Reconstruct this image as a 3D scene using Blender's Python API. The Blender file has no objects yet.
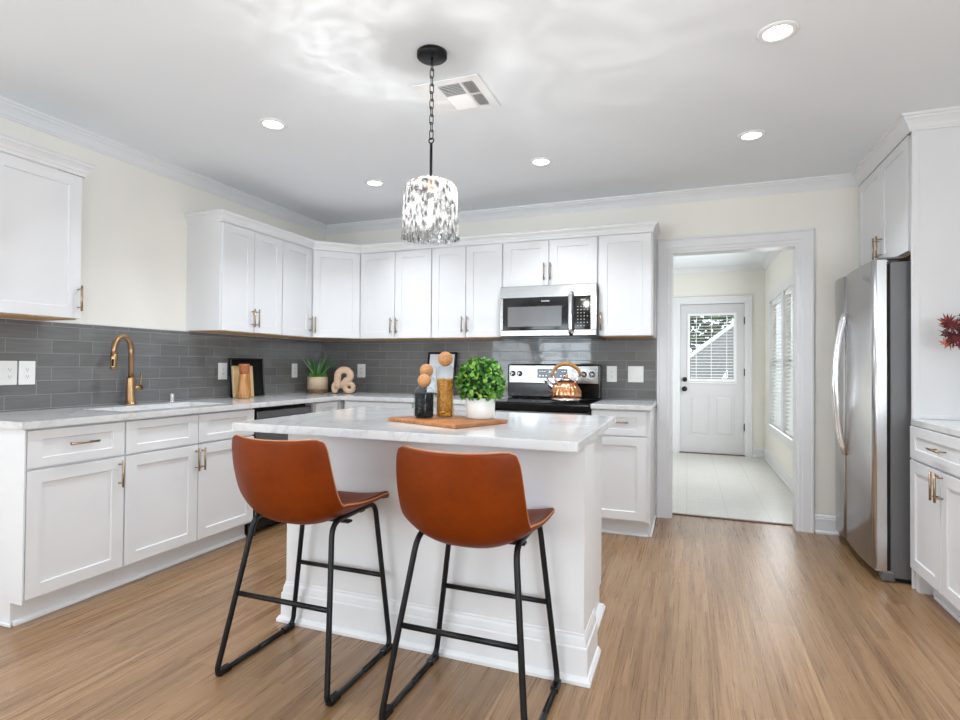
import bpy, bmesh, math, random
from mathutils import Vector, Matrix
random.seed(7)
PI = math.pi
SC = bpy.context.scene
COL = SC.collection

# ------------------------------------------------------------------ camera
def setup_camera():
    f, yaw, roll, pitch = 549.67, 0.3609, 0.0081, 0.0135
    s, c = math.sin(yaw), math.cos(yaw)
    R = Vector((c, s, 0)); F = Vector((-s, c, 0)); U = Vector((0, 0, 1))
    cp, sp = math.cos(pitch), math.sin(pitch)
    F, U = cp * F + sp * U, cp * U - sp * F
    cr, sr = math.cos(roll), math.sin(roll)
    R, U = cr * R + sr * U, cr * U - sr * R
    cam = bpy.data.objects.new('camera', bpy.data.cameras.new('camera'))
    COL.objects.link(cam)
    m = Matrix(((R.x, U.x, -F.x, 3.3573), (R.y, U.y, -F.y, -4.5366), (R.z, U.z, -F.z, 1.1733), (0, 0, 0, 1)))
    cam.matrix_world = m
    cam.data.sensor_width = 36.0
    cam.data.lens = f * 36 / 960
    cam.data.shift_y = -0.002
    cam.data.clip_start = 0.05
    SC.camera = cam
setup_camera()
SC.view_settings.view_transform = 'Standard'
SC.view_settings.look = 'None'
SC.view_settings.exposure = 0.55
SC.view_settings.gamma = 1.0
SC.view_settings.use_curve_mapping = False
SC.cycles.max_bounces = 10
SC.cycles.diffuse_bounces = 5
SC.cycles.glossy_bounces = 4
SC.cycles.transmission_bounces = 8
SC.cycles.transparent_max_bounces = 12
SC.cycles.sample_clamp_indirect = 4.0
SC.cycles.caustics_reflective = False
SC.cycles.caustics_refractive = False
SC.cycles.use_denoising = True

# ------------------------------------------------------------------ world and lights
W = bpy.data.worlds.new('sky'); SC.world = W; W.use_nodes = True
bg = W.node_tree.nodes['Background']
bg.inputs['Color'].default_value = (0.86, 0.93, 1.0, 1)
bg.inputs['Strength'].default_value = 1.6

def area(name, loc, target, sx, sy, power, col=(1, 1, 1), shape='RECTANGLE', spread=PI):
    L = bpy.data.lights.new(name, 'AREA'); L.shape = shape; L.size = sx
    if shape == 'RECTANGLE': L.size_y = sy
    L.energy = power; L.color = col; L.spread = spread
    o = bpy.data.objects.new(name, L); COL.objects.link(o); o.location = loc
    o.rotation_euler = (Vector(target) - Vector(loc)).to_track_quat('-Z', 'Y').to_euler()
    return o
CEIL = 2.536
CANS = [(1.15, -2.05), (1.16, -0.98), (2.44, -0.985), (3.705, -0.98), (3.695, -2.045)]
CANS_BACK = [(1.15, -4.2), (1.15, -6.0), (2.9, -6.0), (4.5, -6.0), (4.3, -4.0)]
REAR = -7.6; RXW = 5.10
# daylight through the rear and breakfast nook windows, plus two added side fills
area('rear_window_daylight', (0.77, REAR - 0.16, 1.42), (0.85, -4.6, 2.6), 1.2, 1.4, 48, (0.84, 0.92, 1.0))
area('added_side_fill', (RXW - 0.02, -5.6, 1.45), (2.9, -4.4, 3.3), 1.6, 1.5, 74, (0.84, 0.92, 1.0))  # added fill from the right, tilted up to brighten the ceiling
area('added_side_fill', (0.02, -5.8, 1.45), (3.2, -4.6, 3.6), 1.6, 1.5, 24, (0.84, 0.92, 1.0))  # added fill from the left, lifts the fridge side of the room
area('nook_window_daylight', (4.22, 2.1, 1.25), (2.5, 2.1, 1.1), 1.5, 1.5, 20, (0.93, 0.97, 1.0))
for (x, y) in CANS + CANS_BACK:
    area('can_light_lamp', (x, y, CEIL - 0.016), (x, y, 0), 0.11, 0.11, 5.9, (0.88, 0.94, 1.0), 'DISK', math.radians(120))

# ------------------------------------------------------------------ material helpers
MATS = {}
class NT:
    def __init__(s, name):
        m = bpy.data.materials.new(name); m.use_nodes = True
        s.m = m; s.t = m.node_tree; s.n = s.t.nodes; s.n.clear()
        s.out = s.n.new('ShaderNodeOutputMaterial')
        s.b = s.n.new('ShaderNodeBsdfPrincipled')
        s.t.links.new(s.b.outputs[0], s.out.inputs[0])
    def new(s, typ, **kw):
        n = s.n.new(typ)
        for k, v in kw.items():
            if k in n.inputs: n.inputs[k].default_value = v
            else: setattr(n, k, v)
        return n
    def link(s, a, b): s.t.links.new(a, b)
    def coord(s, scale=(1, 1, 1), loc=(0, 0, 0), rot=(0, 0, 0), src='Object'):
        tc = s.new('ShaderNodeTexCoord'); mp = s.new('ShaderNodeMapping')
        mp.inputs['Scale'].default_value = scale; mp.inputs['Location'].default_value = loc
        mp.inputs['Rotation'].default_value = rot
        s.link(tc.outputs[src], mp.inputs[0]); return mp.outputs[0]
    def ramp(s, fac, stops):
        r = s.new('ShaderNodeValToRGB'); e = r.color_ramp.elements
        while len(e) < len(stops): e.new(0.5)
        for i, (p, c) in enumerate(stops):
            e[i].position = p; e[i].color = (c[0], c[1], c[2], 1)
        s.link(fac, r.inputs[0]); return r.outputs[0]
    def noise(s, vec, scale=5, detail=3, rough=0.5, dist=0):
        n = s.new('ShaderNodeTexNoise'); n.inputs['Scale'].default_value = scale
        n.inputs['Detail'].default_value = detail; n.inputs['Roughness'].default_value = rough
        n.inputs['Distortion'].default_value = dist
        if vec is not None: s.link(vec, n.inputs['Vector'])
        return n.outputs['Fac']
    def bump(s, h, strength=0.2, dist=0.01):
        b = s.new('ShaderNodeBump'); b.inputs['Strength'].default_value = strength
        b.inputs['Distance'].default_value = dist
        s.link(h, b.inputs['Height']); s.link(b.outputs[0], s.b.inputs['Normal']); return b
    def math(s, op, a, b=None, clamp=False):
        m = s.new('ShaderNodeMath'); m.operation = op; m.use_clamp = clamp
        for i, v in enumerate((a, b)):
            if v is None: continue
            if isinstance(v, (int, float)): m.inputs[i].default_value = v
            else: s.link(v, m.inputs[i])
        return m.outputs[0]
    def mix(s, fac, a, b, mode='MIX'):
        m = s.new('ShaderNodeMix'); m.data_type = 'RGBA'; m.blend_type = mode
        for sock, v in ((m.inputs[0], fac), (m.inputs[6], a), (m.inputs[7], b)):
            if isinstance(v, (int, float)): sock.default_value = v
            elif isinstance(v, tuple): sock.default_value = (v[0], v[1], v[2], 1)
            else: s.link(v, sock)
        return m.outputs[2]

def simple(name, col, rough=0.5, metal=0.0, spec=0.5, coat=0.0, var=0.03, vscale=6, bump=0.0, bscale=80):
    if name in MATS: return MATS[name]
    t = NT(name)
    v = t.coord()
    n = t.noise(v, vscale, 3)
    lo = tuple(max(0, c * (1 - var)) for c in col); hi = tuple(min(1, c * (1 + var)) for c in col)
    t.link(t.ramp(n, [(0.3, lo), (0.7, hi)]), t.b.inputs['Base Color'])
    t.b.inputs['Roughness'].default_value = rough
    t.b.inputs['Metallic'].default_value = metal
    t.b.inputs['Specular IOR Level'].default_value = spec
    t.b.inputs['Coat Weight'].default_value = coat
    if bump: t.bump(t.noise(v, bscale, 2), bump, 0.002)
    MATS[name] = t.m
    return t.m

def emission(name, col, strength):
    if name in MATS: return MATS[name]
    t = NT(name)
    t.b.inputs['Base Color'].default_value = (*col, 1)
    t.b.inputs['Emission Color'].default_value = (*col, 1)
    t.b.inputs['Emission Strength'].default_value = strength
    MATS[name] = t.m
    return t.m

M_cab = simple('white_cabinet_paint', (0.745, 0.75, 0.765), 0.38, var=0.01)
M_trim = simple('white_trim_paint', (0.75, 0.757, 0.772), 0.4, var=0.01)
M_wall = simple('cream_wall_paint', (0.84, 0.815, 0.76), 0.75, var=0.012, vscale=2, bump=0.05, bscale=250)
M_ceil = simple('white_ceiling_paint', (0.83, 0.865, 0.90), 0.85, var=0.01, vscale=1.5, bump=0.04, bscale=200)
M_black = simple('matte_black_metal', (0.012, 0.012, 0.013), 0.38, 0.6, var=0.1)
M_bplastic = simple('black_plastic', (0.006, 0.006, 0.006), 0.14, spec=0.28, var=0.1)
M_dark = simple('dark_void', (0.01, 0.01, 0.01), 0.8)
M_brass = simple('brushed_champagne_brass', (0.44, 0.275, 0.145), 0.28, 1.0, var=0.06, vscale=60)
M_nickel = simple('brushed_bronze_pull', (0.43, 0.31, 0.205), 0.3, 1.0, var=0.06, vscale=60)
M_chrome = simple('polished_chrome', (0.85, 0.85, 0.86), 0.08, 1.0, var=0.01)
M_plate = simple('white_wall_plate', (0.86, 0.86, 0.85), 0.3, var=0.01)
M_slot = simple('outlet_slot', (0.08, 0.08, 0.08), 0.6)
M_bglass = simple('black_glass', (0.008, 0.008, 0.009), 0.05, spec=0.3)
M_ply = simple('raw_plywood_edge', (0.48, 0.29, 0.13), 0.6, var=0.25, vscale=12)
M_pot = simple('white_ceramic_pot', (0.80, 0.79, 0.77), 0.45, var=0.05, vscale=20)
M_soil = simple('dark_soil', (0.03, 0.02, 0.012), 0.9)
M_cork = simple('cork_ball', (0.52, 0.25, 0.10), 0.7, var=0.25, vscale=140, bump=0.3, bscale=300)
M_vinylframe = simple('white_vinyl', (0.85, 0.85, 0.85), 0.4, var=0.01)
M_blind = simple('white_blind_slat', (0.86, 0.86, 0.86), 0.5, var=0.01)
M_thresh = simple('dark_wood_threshold', (0.12, 0.06, 0.035), 0.5, var=0.2)
M_knob = simple('dark_bronze_knob', (0.03, 0.026, 0.024), 0.35, 0.8)
M_bead = simple('black_beans', (0.008, 0.009, 0.012), 0.3, spec=0.2, var=0.6, vscale=200)
M_lens = emission('led_lens', (1.0, 0.98, 0.95), 6.0)
M_bulb = emission('warm_bulb', (1.0, 0.93, 0.82), 60.0)
M_disp = emission('blue_clock_digits', (0.5, 0.75, 1.0), 1.2)
M_copper_socket = simple('copper_socket', (0.72, 0.36, 0.2), 0.3, 1.0)

def m_steel(name, col, rough, stretch=(1, 1, 60), aniso=0.4):
    t = NT(name); v = t.coord(stretch)
    n = t.noise(v, 8, 4, 0.6)
    t.link(t.ramp(n, [(0.3, tuple(c * 0.93 for c in col)), (0.7, tuple(min(1, c * 1.05) for c in col))]), t.b.inputs['Base Color'])
    t.b.inputs['Metallic'].default_value = 1.0
    t.link(t.math('MULTIPLY_ADD', n, 0.10), t.b.inputs['Roughness'])
    t.n[-1].inputs[2].default_value = rough
    return t.m
M_steel = m_steel('stainless_steel', (0.34, 0.34, 0.335), 0.19)
M_steel_f = m_steel('fridge_stainless', (0.62, 0.62, 0.63), 0.2, (60, 60, 1))
M_steel_d = simple('grey_fridge_side', (0.17, 0.17, 0.175), 0.45, 0.3, var=0.05, vscale=120, bump=0.15, bscale=500)
M_bsteel = m_steel('black_stainless', (0.17, 0.17, 0.175), 0.28)

def m_floor():
    t = NT('oak_plank_floor')
    tc = t.new('ShaderNodeTexCoord'); sp = t.new('ShaderNodeSeparateXYZ'); cb = t.new('ShaderNodeCombineXYZ')
    t.link(tc.outputs['Object'], sp.inputs[0])
    t.link(sp.outputs['Y'], cb.inputs['X']); t.link(sp.outputs['X'], cb.inputs['Y'])
    br = t.new('ShaderNodeTexBrick'); t.link(cb.outputs[0], br.inputs['Vector'])
    br.offset = 0.37; br.offset_frequency = 2
    for k, v in (('Scale', 1.0), ('Mortar Size', 0.0009), ('Mortar Smooth', 0.3), ('Bias', 0.0), ('Brick Width', 1.22), ('Row Height', 0.182)):
        br.inputs[k].default_value = v
    br.inputs['Color1'].default_value = (0, 0, 0, 1); br.inputs['Color2'].default_value = (1, 1, 1, 1)
    br.inputs['Mortar'].default_value = (0.5, 0.5, 0.5, 1)
    # grain stretched along the planks, shifted per plank
    sh = t.math('MULTIPLY', br.outputs['Color'], 13.0)
    cb2 = t.new('ShaderNodeCombineXYZ')
    t.link(t.math('ADD', t.math('MULTIPLY', sp.outputs['X'], 20.0), sh), cb2.inputs['X'])
    t.link(t.math('ADD', t.math('MULTIPLY', sp.outputs['Y'], 0.55), sh), cb2.inputs['Y'])
    g1 = t.noise(cb2.outputs[0], 1.3, 6, 0.6, 0.5)
    cb3 = t.new('ShaderNodeCombineXYZ')
    t.link(t.math('MULTIPLY', sp.outputs['X'], 120.0), cb3.inputs['X'])
    t.link(t.math('MULTIPLY', sp.outputs['Y'], 2.6), cb3.inputs['Y'])
    g2 = t.noise(cb3.outputs[0], 1.0, 4, 0.6)
    base = t.ramp(g1, [(0.22, (0.130, 0.066, 0.030)), (0.38, (0.255, 0.145, 0.072)), (0.52, (0.345, 0.207, 0.113)), (0.7, (0.40, 0.25, 0.145)), (0.85, (0.45, 0.29, 0.175))])
    tone = t.ramp(br.outputs['Color'], [(0.0, (0.76, 0.73, 0.66)), (1.0, (0.93, 0.895, 0.82))])
    c = t.mix(1.0, base, tone, 'MULTIPLY')
    fine = t.ramp(g2, [(0.3, (0.78, 0.76, 0.74)), (0.6, (1.06, 1.06, 1.06))])
    c = t.mix(1.0, c, fine, 'MULTIPLY')
    c = t.mix(t.math('MULTIPLY', br.outputs['Fac'], 0.55), c, (0.16, 0.085, 0.04))
    t.link(c, t.b.inputs['Base Color'])
    t.link(t.math('MULTIPLY_ADD', g2, 0.18), t.b.inputs['Roughness']); t.n[-1].inputs[2].default_value = 0.20; t.b.inputs['Specular IOR Level'].default_value = 0.75
    h = t.math('SUBTRACT', g2, t.math('MULTIPLY', br.outputs['Fac'], 2.0))
    t.bump(h, 0.4, 0.002)
    return t.m
def m_vinyl():
    t = NT('pale_patterned_vinyl')
    v = t.coord()
    br = t.new('ShaderNodeTexBrick'); t.link(v, br.inputs['Vector'])
    br.offset = 0.0
    for k, val in (('Scale', 1.0), ('Mortar Size', 0.004), ('Mortar Smooth', 0.1), ('Brick Width', 0.305), ('Row Height', 0.61)):
        br.inputs[k].default_value = val
    br.inputs['Color1'].default_value = (0, 0, 0, 1); br.inputs['Color2'].default_value = (1, 1, 1, 1)
    a = t.noise(t.coord((90, 14, 1)), 1.0, 3, 0.6); b = t.noise(t.coord((14, 90, 1)), 1.0, 3, 0.6)
    n = t.math('MAXIMUM', a, b)
    c = t.ramp(n, [(0.42, (0.62, 0.61, 0.575)), (0.70, (0.50, 0.485, 0.45))])
    c = t.mix(t.math('MULTIPLY', br.outputs['Fac'], 0.6), c, (0.40, 0.385, 0.36))
    t.link(c, t.b.inputs['Base Color']); t.b.inputs['Roughness'].default_value = 0.35
    return t.m
def m_tile(name, axis, off):
    t = NT(name)
    tc = t.new('ShaderNodeTexCoord'); sp = t.new('ShaderNodeSeparateXYZ'); cb = t.new('ShaderNodeCombineXYZ')
    t.link(tc.outputs['Object'], sp.inputs[0])
    u = t.math('ADD', sp.outputs[axis], off); w = t.math('ADD', sp.outputs['Z'], -0.917)
    t.link(u, cb.inputs['X']); t.link(w, cb.inputs['Y'])
    br = t.new('ShaderNodeTexBrick'); t.link(cb.outputs[0], br.inputs['Vector'])
    br.offset = 0.667; br.offset_frequency = 2
    for k, v in (('Scale', 1.0), ('Mortar Size', 0.0016), ('Mortar Smooth', 0.2), ('Bias', 0.0), ('Brick Width', 0.2265), ('Row Height', 0.0763)):
        br.inputs[k].default_value = v
    br.inputs['Color1'].default_value = (0, 0, 0, 1); br.inputs['Color2'].default_value = (1, 1, 1, 1)
    br.inputs['Mortar'].default_value = (0.5, 0.5, 0.5, 1)
    rnd = br.outputs['Color']
    streak = t.noise(t.coord((3, 3, 45)), 2.0, 3, 0.6)
    c = t.ramp(rnd, [(0.0, (0.150, 0.150, 0.150)), (1.0, (0.182, 0.182, 0.181))])
    c = t.mix(1.0, c, t.ramp(streak, [(0.3, (0.88, 0.88, 0.88)), (0.7, (1.1, 1.1, 1.1))]), 'MULTIPLY')
    c = t.mix(br.outputs['Fac'], c, (0.27, 0.27, 0.265))
    t.link(c, t.b.inputs['Base Color'])
    t.link(t.math('MULTIPLY_ADD', br.outputs['Fac'], 0.5), t.b.inputs['Roughness']); t.n[-1].inputs[2].default_value = 0.055
    und = t.noise(t.coord((14, 14, 22)), 1.0, 2, 0.5)
    h = t.math('ADD', t.math('MULTIPLY', und, 0.16), t.math('MULTIPLY', br.outputs['Fac'], -0.25))
    cell = t.math('MULTIPLY', t.math('SUBTRACT', rnd, 0.5), t.math('MULTIPLY', u, 1.2))
    h = t.math('ADD', h, cell)
    t.bump(h, 0.45, 0.006)
    return t.m
def m_quartz():
    t = NT('white_quartz')
    v = t.coord()
    n1 = t.noise(v, 1.6, 5, 0.6, 1.5)
    d = t.math('ABSOLUTE', t.math('SUBTRACT', n1, 0.5))
    vein = t.ramp(d, [(0.0, (0.55, 0.55, 0.56)), (0.010, (0.63, 0.63, 0.635)), (0.04, (0.67, 0.67, 0.67))])
    n2 = t.noise(t.coord(loc=(3, 1, 0)), 5.0, 4, 0.6, 1.0)
    d2 = t.math('ABSOLUTE', t.math('SUBTRACT', n2, 0.5))
    v2 = t.ramp(d2, [(0.0, (0.88, 0.88, 0.88)), (0.03, (1, 1, 1))])
    t.link(t.mix(0.6, vein, t.mix(1.0, vein, v2, 'MULTIPLY')), t.b.inputs['Base Color'])
    t.b.inputs['Roughness'].default_value = 0.11
    return t.m
def m_leather():
    t = NT('cognac_leather')
    v = t.coord()
    n = t.noise(v, 7, 4, 0.6)
    f = t.noise(v, 60, 3, 0.6)
    c = t.ramp(n, [(0.3, (0.140, 0.0215, 0.0008)), (0.7, (0.195, 0.031, 0.0012))])
    c = t.mix(1.0, c, t.ramp(f, [(0.3, (0.93, 0.93, 0.93)), (0.7, (1.05, 1.05, 1.05))]), 'MULTIPLY')
    t.link(c, t.b.inputs['Base Color'])
    t.b.inputs['Roughness'].default_value = 0.42
    t.b.inputs['Specular IOR Level'].default_value = 0.17
    t.bump(t.noise(v, 260, 3), 0.12, 0.001)
    return t.m
def m_wood(name, c1, c2, scale=(2, 2, 20), rough=0.45, bands=3.0):
    t = NT(name); v = t.coord(scale)
    n = t.noise(v, bands, 5, 0.6, 0.6)
    t.link(t.ramp(n, [(0.3, c1), (0.7, c2)]), t.b.inputs['Base Color'])
    t.b.inputs['Roughness'].default_value = rough
    return t.m
def m_leaf(name, stops, rough=0.4):
    t = NT(name)
    g = t.new('ShaderNodeNewGeometry')
    t.link(t.ramp(g.outputs['Random Per Island'], stops), t.b.inputs['Base Color'])
    t.b.inputs['Roughness'].default_value = rough
    return t.m
def m_jar():
    t = NT('clear_glass')
    t.b.inputs['Base Color'].default_value = (1, 1, 1, 1)
    t.b.inputs['Roughness'].default_value = 0.0
    t.b.inputs['IOR'].default_value = 1.45
    tr = t.new('ShaderNodeBsdfTransparent'); mx = t.new('ShaderNodeMixShader'); gl = t.new('ShaderNodeBsdfGlossy')
    gl.inputs['Roughness'].default_value = 0.03
    fr = t.new('ShaderNodeLayerWeight'); fr.inputs['Blend'].default_value = 0.5
    f2 = t.math('MULTIPLY_ADD', t.math('POWER', fr.outputs['Facing'], 5.0), 0.6); t.n[-1].inputs[2].default_value = 0.010
    n = t.noise(t.coord((12, 12, 12)), 1, 2)
    tr.inputs['Color'].default_value = (0.96, 0.97, 0.97, 1)
    t.link(f2, mx.inputs[0]); t.link(tr.outputs[0], mx.inputs[1]); t.link(gl.outputs[0], mx.inputs[2])
    t.link(mx.outputs[0], t.out.inputs[0])
    return t.m
def m_shade():
    # hammered water-glass: facets mirror, pale filaments in the tint stand in for caustics
    t = NT('hammered_glass')
    vo = t.new('ShaderNodeTexVoronoi'); vo.inputs['Scale'].default_value = 1.0
    t.link(t.coord((60, 60, 26)), vo.inputs['Vector'])
    h = vo.outputs['Distance']
    wob = t.noise(t.coord((48, 48, 30)), 1.0, 2, 0.5, 0.8)
    tr = t.new('ShaderNodeBsdfTransparent'); mx = t.new('ShaderNodeMixShader'); gl = t.new('ShaderNodeBsdfGlossy')
    tl = t.new('ShaderNodeBsdfTranslucent'); tl.inputs['Color'].default_value = (0.95, 0.95, 0.95, 1)
    mx2 = t.new('ShaderNodeMixShader')
    gl.inputs['Roughness'].default_value = 0.05; gl.inputs['Color'].default_value = (0.7, 0.7, 0.7, 1)
    b = t.new('ShaderNodeBump'); b.inputs['Strength'].default_value = 1.0; b.inputs['Distance'].default_value = 0.012
    t.link(h, b.inputs['Height']); t.link(b.outputs[0], gl.inputs['Normal'])
    rg_ = t.math('ABSOLUTE', t.math('SUBTRACT', wob, 0.5))
    t.link(t.ramp(rg_, [(0.0, (1.0, 1.0, 1.0)), (0.03, (0.80, 0.80, 0.81)), (0.10, (0.52, 0.53, 0.54))]), tr.inputs['Color'])
    fr = t.new('ShaderNodeFresnel'); fr.inputs['IOR'].default_value = 1.6
    t.link(b.outputs[0], fr.inputs['Normal'])
    edge = t.math('MULTIPLY_ADD', fr.outputs[0], 0.9, True); t.n[-1].inputs[2].default_value = 0.02
    t.link(edge, mx.inputs[0]); t.link(tr.outputs[0], mx.inputs[1]); t.link(gl.outputs[0], mx.inputs[2])
    cell = t.ramp(h, [(0.25, (0.0, 0.0, 0.0)), (0.85, (0.06, 0.06, 0.06))])
    t.link(cell, mx2.inputs[0]); t.link(mx.outputs[0], mx2.inputs[1]); t.link(tl.outputs[0], mx2.inputs[2])
    t.link(mx2.outputs[0], t.out.inputs[0])
    return t.m
def m_pane():
    t = NT('window_pane')
    tr = t.new('ShaderNodeBsdfTransparent'); mx = t.new('ShaderNodeMixShader'); gl = t.new('ShaderNodeBsdfGlossy')
    gl.inputs['Roughness'].default_value = 0.02
    mx.inputs[0].default_value = 0.06
    n = t.noise(t.coord(), 3, 1)
    t.link(t.ramp(n, [(0.3, (0.93, 0.95, 0.95)), (0.7, (0.96, 0.97, 0.97))]), tr.inputs['Color'])
    t.link(tr.outputs[0], mx.inputs[1]); t.link(gl.outputs[0], mx.inputs[2]); t.link(mx.outputs[0], t.out.inputs[0])
    return t.m
M_floor = m_floor(); M_vinyl = m_vinyl(); M_quartz = m_quartz(); M_leather = m_leather()
M_tileL = m_tile('grey_glazed_tile_side', 'Y', 2.568); M_tileB = m_tile('grey_glazed_tile_end', 'X', -2.673)
M_glass = m_jar(); M_shade = m_shade(); M_pane = m_pane()
M_board = m_wood('acacia_board', (0.26, 0.085, 0.022), (0.50, 0.21, 0.07), (14, 2, 4))
M_lightwood = m_wood('pale_board', (0.55, 0.36, 0.17), (0.66, 0.46, 0.24), (20, 20, 3))
M_midwood = m_wood('brown_board_stripe', (0.38, 0.17, 0.06), (0.50, 0.25, 0.10), (20, 20, 3))
M_mill = m_wood('olive_wood_mill', (0.26, 0.09, 0.02), (0.60, 0.30, 0.10), (22, 22, 2.5), 0.3)
M_millcap = m_wood('red_wood_cap', (0.32, 0.09, 0.03), (0.46, 0.16, 0.06), (20, 20, 10), 0.35)
M_knot = m_wood('pale_carved_wood', (0.50, 0.33, 0.22), (0.64, 0.45, 0.31), (4, 4, 30), 0.5)
M_basket = m_wood('striped_clay_pot', (0.60, 0.44, 0.30), (0.70, 0.55, 0.40), (4, 4, 50), 0.6)
M_walnut = m_wood('walnut_base', (0.14, 0.075, 0.035), (0.22, 0.12, 0.06), (4, 4, 30), 0.5)
M_leafball = m_leaf('boxwood_leaf', [(0.0, (0.018, 0.10, 0.008)), (0.4, (0.05, 0.21, 0.015)), (0.75, (0.13, 0.36, 0.03)), (1.0, (0.33, 0.52, 0.07))])
M_aloe = m_leaf('aloe_leaf', [(0.0, (0.03, 0.13, 0.04)), (0.5, (0.09, 0.28, 0.09)), (1.0, (0.34, 0.52, 0.24))])
M_succ = m_leaf('succulent_leaf', [(0.0, (0.06, 0.24, 0.02)), (1.0, (0.24, 0.48, 0.06))])
M_maple = m_leaf('red_maple_leaf', [(0.0, (0.04, 0.004, 0.008)), (0.6, (0.13, 0.008, 0.014)), (0.9, (0.26, 0.02, 0.025)), (1.0, (0.50, 0.14, 0.07))], 0.5)
M_pasta = m_leaf('dried_corn', [(0.0, (0.30, 0.10, 0.012)), (0.5, (0.66, 0.29, 0.03)), (1.0, (0.88, 0.48, 0.07))], 0.45)
M_art = m_wood('pale_landscape_print', (0.62, 0.66, 0.72), (0.86, 0.87, 0.88), (3, 3, 14), 0.5, 1.5)
def m_copper():
    t = NT('polished_copper'); v = t.coord((3, 3, 8))
    n = t.noise(v, 6, 3)
    t.link(t.ramp(n, [(0.3, (0.78, 0.34, 0.17)), (0.7, (0.93, 0.47, 0.26))]), t.b.inputs['Base Color'])
    t.b.inputs['Metallic'].default_value = 1; t.b.inputs['Roughness'].default_value = 0.13
    return t.m
M_copper = m_copper()
M_grass = simple('lawn_grass', (0.10, 0.16, 0.05), 0.9, var=0.4, vscale=8)
M_roof = simple('grey_shingle_roof', (0.20, 0.195, 0.19), 0.8, var=0.25, vscale=14)
M_siding = simple('tan_brick_siding', (0.33, 0.29, 0.26), 0.8, var=0.2, vscale=10)
M_tree = m_leaf('tree_leaf', [(0.0, (0.010, 0.03, 0.006)), (1.0, (0.06, 0.13, 0.03))], 0.7)
M_bark = simple('tree_bark', (0.09, 0.065, 0.045), 0.9, var=0.3)

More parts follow.
